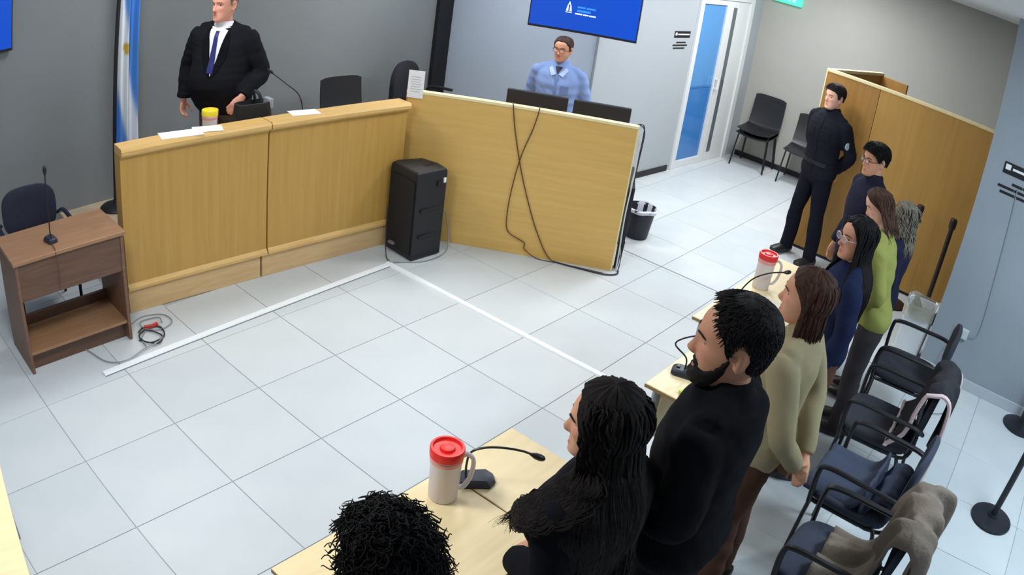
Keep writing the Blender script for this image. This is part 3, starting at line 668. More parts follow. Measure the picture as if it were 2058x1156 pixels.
        bw = MB().tube(smoothpath([Vector((.090, sd*.012, .021)), Vector((.092, sd*.026, .0265)), Vector((.083, sd*.041, .026)), Vector((.071, sd*.052, .019))], 3), [.0022]+[.0034]*7+[.0024, .0012], 6, MhS, flat=.6)
        bw.build('eyebrow', mat('brow_%d_%d_%d' % tuple(brow or hair), brow or hair, .9), t, True)
        lid = MB().grid(lambda u, v: tuple(ec+Vector((.0128*math.cos(-.1+v*1.0)*math.cos((u-.5)*2.3), .0128*math.cos(-.1+v*1.0)*math.sin((u-.5)*2.3), .0128*math.sin(.18+v*1.0)))), 9, 5, MhS)
        lid.build('eyelid', mat('lid_%d_%d_%d' % tuple(int(v) for v in (SKIN[skin] if isinstance(skin, str) else skin)), tuple(int(v*.86) for v in (SKIN[skin] if isinstance(skin, str) else skin)), .5), t, True, 0)
    # --- hair
    hm = hair_mat(hair)
    if hairfn:
        ho = hairfn(MhS, Mh, s); o = ho.build('hair', hm, t, True, 0); o['kind'] = 'stuff'
    if beard: 
        bo = beard(MhS); bo.build('beard', hair_mat(tuple(hair), 'beard'), t, True, 0)
    # --- clothes
    if jacket:
        gb = MB(); gb.loft(torso_rings(belly, wide, jkthick, z0=jz0, z1=1.475, female=female))
        gb.loft([ell((-.008, 0), .088+jkthick*.4, .120+jkthick*.5, 1.435, 26), ell((-.012, 0), .072+jkthick*.5, .088+jkthick*.4, 1.475, 26), ell((-.008, 0), .064+jkthick*.3, .072+jkthick*.2, 1.497, 26)])
        for (P, hd, sd) in zip(arms, hands, (1, -1)):
            P2 = [Vector(p) for p in P]; P2[2] = P2[1].lerp(P2[2], .97 if sleeve else .2)
            arm_tube(gb, P2, (.060, .050, .038), jkthick*.6)
        if collar: gb.loft([ell((-.010, 0), a, b, zz, 24) for zz, a, b in ((1.46, .075, .085), (1.50, .066, .072), (1.53, .066, .070), (1.54, .062, .066))])
        gb.v = [tuple(q*s for q in p) for p in gb.v]
        gm = remesh(gb, .0105, 7, garment); folds(gm, .0032*s, seed, 1.2)
        jm = jacket if not isinstance(jacket, tuple) else mat('cloth_%d_%d_%d' % jacket, jacket, .95, bump=.25, bscale=350, spec=.12)
        jo = link(garment, gm, jm, t, True, None, 0)
    tb = MB()
    for sd in (1, -1):
        tb.tube(smoothpath([(-.006, sd*.07, .95), (.0, sd*.09, .80), (.012, sd*.094*(1+stance)/2, .50), (-.012, sd*.095*(.25+.75*stance), .28), (-.015, sd*.095*stance, .055)], 4), [.094]*4+[.096-(.026)*i/4 for i in range(4)]+[.072]*4+[.068]*4+[.066], 14)
    tb.loft(torso_rings(belly*.8, wide, .008, z0=.79, z1=1.0))
    tb.v = [tuple(q*s for q in p) for p in tb.v]
    tm = remesh(tb, .013, 5, 'trousers'); folds(tm, .003*s, seed+5, 1.0)
    link('trousers', tm, mat('trouser_%d_%d_%d' % tuple(trousers), trousers, .95, bump=.2, bscale=350, spec=.15), t, True, None, 0)
    for sd in (1, -1):
        sh = MB().loft([[(x*s, (sd*.095*stance+b*math.copysign(abs(math.cos(a))**.7, math.cos(a)))*s, max(.002, (.045+h*math.sin(a)))*s) for a in [2*math.pi*q/18 for q in range(18)]] for x, b, h in ((-.098, .02, .03), (-.09, .036, .043), (-.04, .044, .055), (.03, .046, .048), (.10, .053, .034), (.16, .046, .026), (.185, .025, .016))])
        sh.build('shoe', mat('shoe_%d_%d_%d' % tuple(shoes), shoes, .4), t, True, 50)
    if glasses:
        g = MB()
        for sd in (1, -1):
            g.tube([Vector((.100, sd*.031+.023*math.copysign(abs(math.cos(a))**.7, math.cos(a)), .002+.017*math.copysign(abs(math.sin(a))**.7, math.sin(a)))) for a in [2*math.pi*q/20 for q in range(21)]], .0021, 6, MhS, cap=False)
            g.tube([Vector((.098, sd*.054, .006)), Vector((.06, sd*.078, .008)), Vector((-.01, sd*.083, .012)), Vector((-.022, sd*.082, .0))], .0022, 6, MhS)
        g.tube([Vector((.101, -.009, .006)), Vector((.104, 0, .010)), Vector((.101, .009, .006))], .0022, 6, MhS)
        go = g.build('glasses', mat('frame_%d_%d_%d' % tuple(glasses), glasses, .3), t, True)
        for sd in (1, -1):
            ln = MB().loft([[Vector((xx, sd*.031+.0215*math.copysign(abs(math.cos(a))**.7, math.cos(a)), .002+.0155*math.copysign(abs(math.sin(a))**.7, math.sin(a)))) for a in [2*math.pi*q/18 for q in range(18)]] for xx in (.0995, .1005)], MhS)
            ln.build('lens', mat('clear_lens', (240, 244, 246), .05, alpha=.12), go, True)
    if extra: extra(t, s, MhS, locals().get('jo'))
    if lean:
        for ch in list(t.children)+[g for c_ in t.children for g in c_.children]:
            q = coords(ch.data); q[:, 0] += lean*np.maximum(0, q[:, 2]-.92*s); setco(ch.data, q)
    return t
def hair_mat(c, suffix=''):
    name = 'hair_%d_%d_%d' % tuple(c)+suffix
    if name in MATS: return MATS[name]
    m = mat(name, c, .6, bump=.4, bscale=500, spec=.18, var=.35, vscale=45); return m
def cast_patch(obj, s, us, vs, fn, off, name, m, parent, thick=.003):
    """cloth piece lying on a garment: a grid projected on the chest surface, with a little thickness"""
    dg = bpy.context.evaluated_depsgraph_get(); bv = obj.data; 
    from mathutils.bvhtree import BVHTree
    tree = BVHTree.FromPolygons([v.co for v in bv.vertices], [tuple(p.vertices) for p in bv.polygons])
    nu, nv = us, vs; F = []; B = []
    for j in range(nv):
        for i in range(nu):
            y, z = fn(i/(nu-1), j/(nv-1)); h = tree.ray_cast(Vector((.8*s, y*s, z*s)), Vector((-1, 0, 0)))
            px = h[0].x if h[0] is not None else .1*s
            F.append((px+off+thick, y*s, z*s)); B.append((px-.02, y*s, z*s))
    N = nu*nv; fs = []
    for j in range(nv-1):
        for i in range(nu-1): q = j*nu+i; fs += [(q, q+1, q+nu+1, q+nu), (N+q, N+q+nu, N+q+nu+1, N+q+1)]
    bd = [i for i in range(nu)]+[j*nu+nu-1 for j in range(1, nv)]+[(nv-1)*nu+i for i in range(nu-2, -1, -1)]+[j*nu for j in range(nv-2, 0, -1)]
    for q in range(len(bd)): a_, b_ = bd[q], bd[(q+1) % len(bd)]; fs.append((b_, a_, N+a_, N+b_))
    return MB().add(F+B, fs).build(name, m, parent, True, 50)
# ---------------------------------------------------------------- the cast
HLF = [(0, .078), (.5, .070), (.8, .040), (1.05, -.02), (1.3, -.07), (1.7, -.085), (2.2, -.09), (3.2, -.092)]
HL_FULL = lambda a: lerp_table(HLF, a)[0]
def h_short(th=.013, temple=0, seed=1, wav=.0018, line=None):
    return lambda MhS, Mh, s: hair_shell(MhS, th, line or hl_short(temple), wav, seed)
def h_fuzz(th, tab, seed, n=2600, L=.012):
    """short hair with a nap of fine strands over the shell"""
    ln = line_tab(tab)
    def f(MhS, Mh, s):
        mb = hair_shell(MhS, th, ln, .0005, seed); r_ = random.Random(seed); k = 0
        while k < n:
            az = r_.uniform(-math.pi, math.pi); z = -.06+.172*r_.random()**.7
            if z < ln(abs(az))+.016: continue
            k += 1; up = max(0, min(1, (z-.05)/.05)); tb = th*(.65+.5*max(0, min(1, (z-.02)/.08)))
            p = head_pt(az, z, tb*.75); da = (.25 if az > 0 else -.25)*(1-up)*(-1 if abs(az) < 1.2 else 1)
            q = head_pt(az+da*.3, max(z-L*(1-.5*up), -.08), tb*1.12+.002*r_.random()); q += Vector((.012*up, 0, 0))
            mb.tube([p, (p+q)/2+(p-Vector((0, 0, 0))).normalized()*.003, q], [.0022, .0019, .0008], 4, MhS)
        return mb
    return f
def line_tab(tab): return lambda a: lerp_table(tab, a)[0]
HL_EAR = line_tab([(0, .076), (.5, .070), (.8, .055), (1.05, .035), (1.3, .022), (1.55, .026), (1.8, -.02), (2.1, -.075), (2.5, -.09), (3.2, -.092)])
HL_SIDE = line_tab([(0, .080), (.5, .074), (.8, .060), (1.05, .03), (1.25, -.03), (1.45, -.08), (1.7, -.09), (3.2, -.092)])
def h_long(n=600, length=.55, seed=2, face=.98, wave=.004, width=.0062, torso=.035, layers=(.012, .03), curl=0, th=.012, spread=1.0, az=math.pi, front=0, drift=(0, 0, 0), line=None):
    def f(MhS, Mh, s):
        mb = hair_shell(MhS, th, line or HL_FULL, .0015, seed, zlow=-.11)
        locks(mb, MhS, s, n, length, face, width, wave, curl, layers, seed, torso, az, spread=spread, line=line)
        if front: locks(mb, MhS, s, front, length*.72, face, width*.8, wave*2.5, .008, layers, seed+9, torso+.035, (.5, 1.9), spread=spread, drift=drift, line=line)
        return mb
    return f
def h_curly(seed=3):
    """a round mop: small corkscrew curls standing out all over the skull"""
    def f(MhS, Mh, s):
        mb = hair_shell(MhS, .020, HL_FULL, .001, seed, zlow=-.11); r_ = random.Random(seed)
        for q in range(2600):
            v = Vector((r_.gauss(0, 1), r_.gauss(0, 1), r_.gauss(0, 1))).normalized()
            if v.x > .45 and v.z < .42 and abs(v.y) < .75: continue
            k0 = r_.uniform(.80, 1.04); p0 = Vector((-.008+v.x*.126*k0, v.y*.112*k0, .0+v.z*.142*k0)); n_ = v
            u = n_.cross(Vector((.2, .1, 1))).normalized(); w_ = n_.cross(u); L = r_.uniform(.03, .068); cr = r_.uniform(.006, .013); ph = r_.uniform(0, 6.28); tw = r_.uniform(7, 13)*r_.choice((-1, 1)); pts = []; sx = u*r_.uniform(-.03, .03)+w_*r_.uniform(-.03, .03)
            for k in range(15):
                t = k/14; pts.append(p0+n_*(L*t)+sx*t*t+Vector((0, 0, -.03*t*t))+u*(cr*math.cos(ph+tw*t))+w_*(cr*math.sin(ph+tw*t)))
            mb.tube(pts, [.0046*(1-.7*k/14) for k in range(15)], 4, MhS)
        return mb
    return f
def beard_fn(MhS):
    nz, na = 18, 48; rings = []
    for j in range(nz+1):
        z = -.124+.112*j/nz; ring = []
        for k in range(na):
            az = 2*math.pi*k/na; a2 = abs(math.atan2(math.sin(az), math.cos(az)))
            top = lerp_table([(0, -.046), (.3, -.046), (.5, -.058), (.8, -.058), (1.1, -.042), (1.35, -.01), (1.5, .0), (3.2, .0)], a2)[0]
            e = max(0, min(1, (top-z)/.010))*max(0, min(1, (1.62-a2)/.12)); e = e*e*(3-2*e)
            mouth = math.exp(-((z+.071)/.007)**4-(a2/.26)**4)
            t = -.010+e*(.010+.006+.009*math.exp(-(a2/.5)**2-((z+.11)/.03)**2)+.0015*math.sin(az*31+z*200))-mouth*.014
            p = head_pt(az, max(z, -.116), t); p.z = z-.006*e if z < -.1 else z; ring.append(p)
        rings.append(ring)
    return MB().loft(rings, MhS)
BACK = ([[(0, .185, 1.415), (-.11, .245, 1.14), (-.185, .07, .93)], [(0, -.185, 1.415), (-.11, -.245, 1.14), (-.20, -.05, .91)]],
        [((-.25, -1, -.35), (-.3, 0, -1), .5), ((-.25, 1, -.35), (-.3, 0, -1), .45)])
FRONT = ([[(0, .185, 1.415), (-.02, .235, 1.14), (.17, .08, 1.02)], [(0, -.185, 1.415), (-.02, -.235, 1.14), (.18, -.06, 1.0)]],
         [((.5, -1, -.3), (-.6, 0, -.6), .5), ((.5, 1, -.3), (-.6, 0, -.6), .5)])

# judge on the platform
def judge_extra(t, s, MhS, jo):
    white = mat('white_shirt', (236, 236, 240), .7); tie = mat('blue_tie', (38, 40, 104), .5)
    cast_patch(jo, s, 9, 15, lambda u, v: ((u-.5)*2*(.002+.072*v), 1.14+.335*v), .001, 'shirt', white, t)
    cast_patch(jo, s, 5, 12, lambda u, v: ((u-.5)*2*(.026-.012*v)-.004, 1.16+.29*v), .007, 'tie', tie, t)
    dk = mat('lapel_black', (20, 20, 24), .95, spec=.1)
    for sd in (1, -1): cast_patch(jo, s, 4, 14, lambda u, v: (sd*(.004+.074*v+u*(.012+.050*math.sin(math.pi*min(1, v*1.05))**.8)), 1.13+.335*v), .003, 'lapel', dk, t)
    MB().loft([ell((-.006, 0), a*s, b*s, z*s, 24) for z, a, b in ((1.475, .078, .088), (1.512, .068, .073), (1.515, .060, .064), (1.48, .066, .075))], cap=False).build('shirt_collar', white, t, True)
    cast_patch(jo, s, 4, 3, lambda u, v: (.075+.018*u, 1.30+.010*v), .002, 'lapel_pin', mat('pin_silver', (200, 200, 205), .3, .8), t)
person('heavy set man in dark suit and blue tie standing behind the oak bench', (2.15, 1.36, .2), R(214), 1.84, 'ruddy', R(-20), R(2), belly=.075, wide=1.16, headscale=1.07,
       arms=([[(0, .205, 1.415), (-.02, .31, 1.15), (.19, .25, 1.0)], [(0, -.205, 1.415), (-.03, -.31, 1.14), (.02, -.32, .90)]], [((.7, -.45, -.7), (-.5, -.6, -.3), .35), ((.15, .0, -1), (.1, 1, 0), .4)]),
       jacket=(27, 27, 32), trousers=(92, 76, 66), hair=(120, 106, 96), hairfn=h_short(.006, .02, 11, .001, lambda a: lerp_table([(0, .095), (.8, .09), (1.2, .03), (1.45, -.01), (1.55, .022), (1.8, .02), (2.2, -.04), (3.2, -.06)], a)[0]), seed=11, extra=judge_extra, jkthick=.026, brow=(150, 120, 104))
# clerk in blue shirt
def clerk_extra(t, s, MhS, jo):
    cast_patch(jo, s, 3, 10, lambda u, v: ((u-.5)*.022, 1.0+.44*v), .002, 'button_placket', mat('shirt_blue_dark', (104, 124, 172), .8), t)
    cast_patch(jo, s, 5, 6, lambda u, v: (.05+.07*u, 1.24+.08*v), .001, 'chest_pocket', mat('shirt_blue_dark', (104, 124, 172), .8), t)
    for sd in (1, -1): cast_patch(jo, s, 3, 5, lambda u, v: (sd*(.012+.052*v+u*.04*(1-.4*v)), 1.415+.06*v-.02*u), .006, 'collar_leaf', mat('shirt_pale', (170, 186, 216), .8), t)
    cast_patch(jo, s, 5, 5, lambda u, v: ((u-.5)*2*(.004+.03*v), 1.42+.06*v), .004, 'undershirt', mat('dark_undershirt', (50, 44, 58), .9), t)
person('man in blue shirt and glasses standing below the wall screen', (4.83, .15, 0), R(206), 1.70, 'tan', R(-12), R(0), wide=1.08, belly=.03,
       jacket=(128, 150, 198), trousers=(60, 60, 76), hair=(70, 54, 48), hairfn=h_short(.010, .012, 12), glasses=(120, 50, 44), seed=12, garment='shirt', extra=clerk_extra, stubble=.25, collar=True,
       arms=([[(0, .19, 1.415), (-.06, .265, 1.13), (.02, .27, .89)], [(0, -.19, 1.415), (-.06, -.265, 1.13), (.02, -.27, .89)]], [((.2, 0, -1), (0, -1, 0), .4), ((.2, 0, -1), (0, 1, 0), .4)]))
# officer
def officer_extra(t, s, MhS, jo):
    dk = mat('uniform_trim', (20, 21, 27), .8, spec=.15)
    cast_patch(jo, s, 3, 12, lambda u, v: ((u-.5)*.03, .90+.56*v), .002, 'zip_placket', dk, t)
    for sd in (1, -1): cast_patch(jo, s, 6, 6, lambda u, v: (sd*(.05+.085*u), 1.24+.09*v), .002, 'chest_pocket', dk, t)
    cast_patch(jo, s, 12, 3, lambda u, v: ((u-.5)*.29, .985+.04*v), .003, 'belt', mat('belt_black', (14, 14, 16), .5), t)
    MB().tube([(-.0*s, (.262)*s, 1.25*s), (-.0*s, (.268)*s, 1.25*s)], .034*s, 20).build('sleeve_badge', mat('badge_pale', (176, 190, 200), .5), t, True)
person('young officer in black uniform with hands behind his back by the partition', (6.26, -1.95, 0), R(158), 1.77, 'fair', R(-8), R(0), jacket=(26, 27, 35), trousers=(20, 21, 31), hair=(40, 32, 38), hairfn=h_fuzz(.018, [(0, .062), (.5, .058), (.8, .05), (1.05, .03), (1.22, -.005), (1.42, -.01), (1.5, .022), (1.75, .028), (1.95, .0), (2.2, -.03), (3.2, -.04)], 13, 1100, .014),
       stance=1.75, arms=BACK, seed=13, collar=True, wide=1.05, extra=officer_extra, jkthick=.022)
# young man with glasses at the table end
person('young man with glasses and dark zip jacket beside the officer', (4.55, -2.83, 0), R(128), 1.70, 'tan', R(12), R(-3), jacket=(34, 34, 50), trousers=(28, 28, 38), hair=(20, 17, 17), hairfn=h_fuzz(.024, [(0, .060), (.5, .056), (.8, .045), (1.0, .03), (1.2, -.0), (1.4, .0), (1.5, .022), (1.75, .03), (1.95, .0), (2.2, -.03), (3.2, -.04)], 14, 1300, .016), glasses=(52, 44, 46), seed=14, collar=True)
# short grey haired person
person('short person with mottled grey hair and navy coat between chairs and table', (4.2, -3.2, 0), R(98), 1.47, 'fair', female=True, jacket=(36, 38, 58), trousers=(40, 40, 50), hair=(118, 110, 98), hairfn=h_long(620, .30, 15, wave=.009, width=.006, layers=(.015, .045), curl=.007, th=.02, spread=2), seed=15,
       arms=FRONT, jkthick=.03)
# woman in yellow green
person('brown haired woman in yellow green top looking down', (3.70, -3.27, 0), R(100), 1.62, 'fair', R(12), R(-16), lean=.24, female=True, jacket=(146, 148, 80), trousers=(60, 56, 60), hair=(74, 52, 44), hairfn=h_long(420, .20, 16, face=1.7, wave=.003, width=.006, torso=.02, layers=(.008, .018), th=.010, line=HL_EAR), seed=16, arms=FRONT, garment='top', jkthick=.012)
# woman with long black hair
person('woman with long straight black hair, pale glasses and navy jacket', (3.0, -3.16, 0), R(112), 1.60, 'tan', R(22), R(0), female=True, jacket=(30, 38, 66), trousers=(92, 64, 52), hair=(16, 14, 17), headscale=1.09, hairfn=h_long(620, .50, 17, line=HL_SIDE, face=1.2, wave=.003, width=.007, torso=.035, layers=(.010, .026), th=.012), glasses=(206, 180, 184), seed=17)
# woman in beige
person('woman in beige sweater with brown bob and hands clasped behind her', (1.84, -3.26, 0), R(94), 1.68, 'tan', R(8), R(2), female=True, jacket=(156, 144, 114), trousers=(78, 54, 44), hair=(70, 46, 38), headscale=1.05, hairfn=h_long(560, .235, 18, line=HL_EAR, face=1.75, wave=.003, width=.006, torso=.0, layers=(.008, .020), th=.012), seed=18, arms=BACK, garment='sweater', jkthick=.014, collar=True)
# bearded man
person('bearded man with dark hair in a black jacket standing at the table', (1.05, -3.28, 0), R(98), 1.80, 'olive', R(14), R(-2), headscale=1.19, jz0=.60, jacket=(19, 19, 23), trousers=(32, 32, 38), hair=(24, 21, 22), hairfn=h_fuzz(.013, [(0, .086), (.4, .083), (.7, .070), (.95, .046), (1.12, .030), (1.26, .0), (1.40, -.012), (1.5, .022), (1.75, .028), (1.95, .0), (2.2, -.045), (2.6, -.06), (3.2, -.062)], 19), vox=.0055, beard=beard_fn, seed=19, collar=True, wide=1.12, jkthick=.04, arms=FRONT)
# woman with long dark hair
person('woman with very long dark brown hair and dark clothes seen from behind', (.62, -3.13, 0), R(94), 1.63, 'tan', R(20), R(-3), female=True, headscale=1.06, jkthick=.03, wide=1.1, jz0=.6, jacket=(18, 18, 24), trousers=(24, 24, 30), hair=(22, 16, 15), hairfn=h_long(1100, .62, 20, line=HL_SIDE, face=1.28, wave=.004, width=.006, torso=.06, layers=(.012, .040), th=.018, spread=1.6, front=320, drift=(.017, 0, .004)), seed=20, arms=FRONT)
# curly haired person
person('person with big curly black hair closest to the camera', (-.05, -3.0, 0), R(104), 1.50, 'tan', R(2), R(-4), female=True, jacket=(24, 22, 28), trousers=(30, 28, 34), hair=(14, 12, 13), hairfn=h_curly(), seed=21, arms=FRONT)
# ================================================================ SMALL THINGS
# wall screens
def screen(label, loc, rz, w_, h, tilt=0):
    t = thing('wall_screen', label, 'screen', loc, rz, 'blue wall screens'); Mt = Matrix.Rotation(tilt, 4, 'X')
    MB().box((-w_/2, .0, -h/2), (w_/2, .045, h/2), .006, Mt).build('housing', M_BLACK(), t)
    d = MB().box((-w_/2+.012, -.004, -h/2+.022), (w_/2-.012, .002, h/2-.012), 0, Mt).build('display', mat('screen_blue', (6, 36, 110), .25, emit=(8, 72, 186), estr=.55), t)
    wt = mat('screen_white', (200, 220, 250), .4, emit=(190, 215, 250), estr=.7)
    return t, d, Mt, wt
# right screen hangs askew over the clerk
tvl = Vector((4.70, .485)); tvr = Vector((5.19, -.36)); tva = math.atan2((tvr-tvl).y, (tvr-tvl).x); tvw = (tvr-tvl).length
mid = (tvl+tvr)/2; hgt = tvw*.5625
t, d, Mt, wt = screen('blue wall screen with white emblem above the man in blue', (mid.x, mid.y, 1.745+hgt/2), tva, tvw, hgt)
MB().tube([(0, .045, 0), (.1, .25, 0), (.25, .42, 0)], .025, 10).box((-.15, .045, -.15), (.15, .06, .15), .003).build('bracket', M_CHROME(), t)
lm = MB()
for pts in ([(-.17, .03), (-.115, .03), (-.115, .036), (-.17, .036)], [(-.168, .044), (-.148, .044), (-.150, .10), (-.158, .10)], [(-.137, .044), (-.117, .044), (-.127, .10), (-.135, .10)], [(-.155, .104), (-.13, .104), (-.1425, .135)]):
    lm.prism([(x, z) for x, z in pts], 0, .003, Matrix(((1, 0, 0, 0), (0, 0, -1, -.004), (0, 1, 0, -.13), (0, 0, 0, 1))))
lm.build('emblem', wt, d)
for x0, x1, z0, z1, in ((-.085, -.02, -.105, -.094), (-.012, .035, -.106, -.095), (.042, .10, -.107, -.096)):
    MB().box((x0, -.0065, z0), (x1, -.004, z1), 0).build('caption', wt, d)
for x0, x1, z0, z1 in ((-.07, .0, -.045, -.03), (.01, .09, -.046, -.031), (-.07, .05, -.08, -.062)): MB().box((x0, -.0055, z0), (x1, -.004, z1), 0).build('caption', mat('screen_midblue', (30, 100, 210), .4, emit=(40, 120, 225), estr=.7), d)
screen('blue wall screen on the grey wall beside the flag', (.02, 2.18, 2.02), 0, 1.20, .70)
# flag on pole
fl = thing('flag', 'blue and white flag with sun emblem hanging from a black pole', 'flag', (1.47, 2.03, .2))
MB().lathe([(0, 0), (.14, 0), (.145, .01), (.12, .03), (.03, .05), (.02, .08), (0, .08)], 32).build('pole_base', M_BLACK(), fl, True)
MB().tube([(0, 0, .05), (.06, 0, 2.3)], .017, 12).build('pole', M_BLACK(), fl, True)
nu, nv = 36, 60; fv = []; fc = []
LB = np.array(srgb((70, 130, 205))); WH = np.array(srgb((222, 226, 232))); SUN = np.array(srgb((196, 160, 60)))
for j in range(nv):
    for i in range(nu):
        u, v = i/(nu-1), j/(nv-1); z = .35+1.85*v; px = .06*(z-.05)/2.25; wdt = (.17-.02*v)
        x = px+.015+wdt*u; y = -.03+.05*math.sin(u*11+v*1.5)*(.5+.5*(1-v*.5))+.02*math.sin(u*23+v*3)
        fv.append((x, y, z)); k = u*.75+(v-.5)*1.15
        band = 1/(1+math.exp(-(k+.10)/.02))*1/(1+math.exp((k-.42)/.02)); c_ = LB*(1-band)+WH*band
        sd = ((u-.42)/.20)**2+((z-1.36)/.055)**2
        if sd < 1: c_ = SUN
        fc.append(c_)
gm = bpy.data.meshes.new('cloth'); gm.from_pydata(fv, [], [(j*nu+i, j*nu+i+1, (j+1)*nu+i+1, (j+1)*nu+i) for j in range(nv-1) for i in range(nu-1)]); gm.update()
setcol(gm, np.array(fc)); fo = link('cloth', gm, vcol('flag_cloth', .8, .1, 300), fl, True, None, 0)
so = fo.modifiers.new('thick', 'SOLIDIFY'); so.thickness = .003

# signs
def sign(label, loc, rz, w_, lines, k):
    t = thing('wall_sign', label, 'sign', loc, rz, 'black and white notices')
    ink = mat('sign_ink', (24, 24, 28), .6)
    b_ = MB().box((-w_/2, -.006, .02), (w_/2, 0, .02+.075*k), .002).build('header_plate', ink, t)
    MB().box((-w_/2+.012*k, -.0075, .034*k+.012), (-w_/2+.05*k, -.006, .034*k+.045*k), .001).build('pictogram', M_PAPER(), b_)
    MB().box((-w_/2+.065*k, -.0075, .05*k), (w_/2-.02*k, -.006, .065*k), 0).build('lettering', M_PAPER(), b_)
    for i, (a, b) in enumerate(lines):
        z = -.012-.034*k*(i+1)
        for q0, q1 in ((a, (a*2+b)/3-.006), ((a*2+b)/3+.006, b)): MB().box((q0*w_, -.002, z), (q1*w_, 0, z+.017*k), 0).build('lettering', ink, t)
    return t
dd = lambda x: DA.y+(x-DA.x)*math.tan(dang)
sign('small black headed notice on the pale wall beside the glazed door', (7.13, dd(7.13)-.001, 1.62), dang, .34, [(-.3, .3), (-.5, .42), (-.45, .28)], 1.0)
sign('black headed notice on the grey pier', (5.158, -3.93, 1.74), R(-90), .42, [(-.25, .42), (-.52, .5), (-.45, .48)], 1.2)
es = thing('exit_sign', 'glowing green exit sign high on the beige wall', 'sign', (9.06, -.28, 2.33), R(-90))
MB().box((-.20, -.025, -.10), (.20, .03, .10), .006).build('housing', mat('exit_green', (70, 205, 165), .3, emit=(70, 215, 170), estr=.6), es)
for x in (-.12, -.05, .02, .09): MB().box((x-.022, -.028, -.06), (x+.022, -.024, .0), 0).build('lettering', mat('exit_pale', (150, 235, 205), .3, emit=(150, 235, 205), estr=.7), es)
# outlet box on the pier
ob = thing('outlet_box', 'pale cable outlet box low on the grey pier', 'outlet', (5.16, -3.83, .44), R(-90))
MB().box((-.06, -.04, -.04), (.06, 0, .04), .006).build('cover', mat('outlet_white', (196, 204, 206), .5), ob)
MB().box((-.03, -.044, -.02), (.0, -.04, .02), .002).build('socket', M_WHITE(), ob)
def cable(label, pts, r_, m, k=6, group='loose cables', name='cable'):
    return tag(MB().tube(smoothpath(pts, k), r_, 6).build(name, m, None, True), label, 'cable', group)
GC = mat('grey_cable', (140, 146, 150), .5); BC = mat('brown_cable', (92, 62, 40), .5); DC = mat('dark_cable', (44, 40, 52), .5); WC = mat('white_cable', (214, 216, 220), .5); RC = mat('red_cable', (190, 60, 50), .5)
cable('thin grey cable rising along the grey pier to the sign', [(5.15, -3.9, .42), (5.152, -3.97, .5), (5.152, -3.93, 1.0), (5.152, -3.88, 1.68)], .004, GC)
cable('pale cable looping on the tiles under the outlet box', [(5.13, -3.83, .40), (5.0, -3.75, .12), (4.75, -3.72, .008), (4.5, -3.85, .008), (4.7, -4.0, .008), (5.0, -3.9, .008), (5.1, -3.75, .2), (5.13, -3.8, .42)], .004, GC)
cable('brown cable hanging straight down the clerk partition', [(3.86, -.13, 1.262), (3.840, -.155, 1.255), (3.843, -.165, 1.2), (3.862, -.187, 1.059), (3.904, -.252, .781), (3.956, -.336, .501), (4.022, -.44, .218), (4.096, -.565, .008), (4.18, -.77, .006), (4.275, -.97, .006)], .0045, BC)
cable('brown cable crossing over with a kink on the clerk partition', [(3.965, -.31, 1.262), (3.948, -.33, 1.25), (3.934, -.305, 1.082), (3.904, -.256, .865), (3.884, -.225, .605), (3.877, -.215, .343), (3.892, -.238, .194), (3.967, -.358, .122), (3.972, -.368, .066), (4.02, -.47, .008), (4.09, -.60, .006)], .0045, BC)
cable('dark cable bundle running along the foot of the clerk partition', [(4.09, -.585, .008), (4.17, -.79, .008), (4.26, -.99, .010), (4.36, -1.05, .010), (4.45, -1.0, .010), (4.6, -.9, .008), (4.8, -.82, .006), (5.0, -.72, .006)], .007, DC)
EX = Vector((4.40, -1.0))
cable('dark cable looping off the end of the clerk partition', [(4.39, -.96, 1.262), (4.43, -1.0, 1.24), (4.47, -.98, 1.0), (4.56, -.93, .72), (4.6, -.88, .5), (4.56, -.90, .42), (4.47, -.96, .5), (4.45, -.97, .8)], .005, DC)
cable('second dark cable looping off the partition end', [(4.40, -.97, 1.262), (4.45, -1.0, 1.2), (4.52, -.96, .95), (4.70, -.86, .78), (4.8, -.8, .60)], .004, DC)
cable('white cable strip down the partition end', [(4.41, -.985, 1.2), (4.43, -.99, .9), (4.42, -.985, .5), (4.43, -.99, .2), (4.42, -1.0, .02)], .006, WC)
cable('white cable zigzag beside the partition end', [(4.43, -.97, 1.15), (4.50, -.95, .9), (4.43, -.98, .75), (4.49, -.95, .6), (4.43, -.98, .3), (4.47, -.99, .1), (4.40, -1.02, .012)], .004, WC)
cable('grey cable from the loudspeaker looping on the tiles', [(3.45, .10, .36), (3.55, .16, .30), (3.60, .15, .12), (3.53, .08, .012), (3.38, .02, .008), (3.2, .03, .006), (3.05, .12, .006), (2.97, .16, .016)], .005, GC)
cable('dark cable dropping behind the loudspeaker', [(3.06, .33, .4), (3.04, .30, .15), (3.02, .26, .01), (2.98, .18, .015)], .004, DC)
cable('grey cable curling out from the witness desk', [(.42, .55, .008), (.48, .39, .008), (.535, .2, .008), (.647, .117, .02), (.806, .168, .02), (.93, .19, .02), (1.02, .278, .01), (1.037, .383, .008), (.96, .395, .008), (.862, .313, .008), (.834, .185, .016)], .0045, GC)
cable('dark coiled cable on the tiles beside the witness desk', [(.834, .30, .008), (.918, .18, .016), (.99, .26, .012), (.93, .38, .012), (.85, .33, .012), (.88, .22, .014), (1.0, .24, .014), (1.03, .36, .010), (.94, .42, .012), (.87, .38, .014)], .005, DC)
cable('pale looped cable against the bench plinth', [(.884, .52, .008), (1.0, .56, .008), (1.13, .50, .008), (1.14, .38, .008), (1.03, .33, .010), (.93, .40, .012), (.95, .50, .012), (1.08, .48, .012), (1.07, .40, .012)], .004, GC)
cable('red cable plug among the coiled cables', [(.93, .41, .018), (.98, .39, .022), (1.03, .40, .018)], .014, RC)

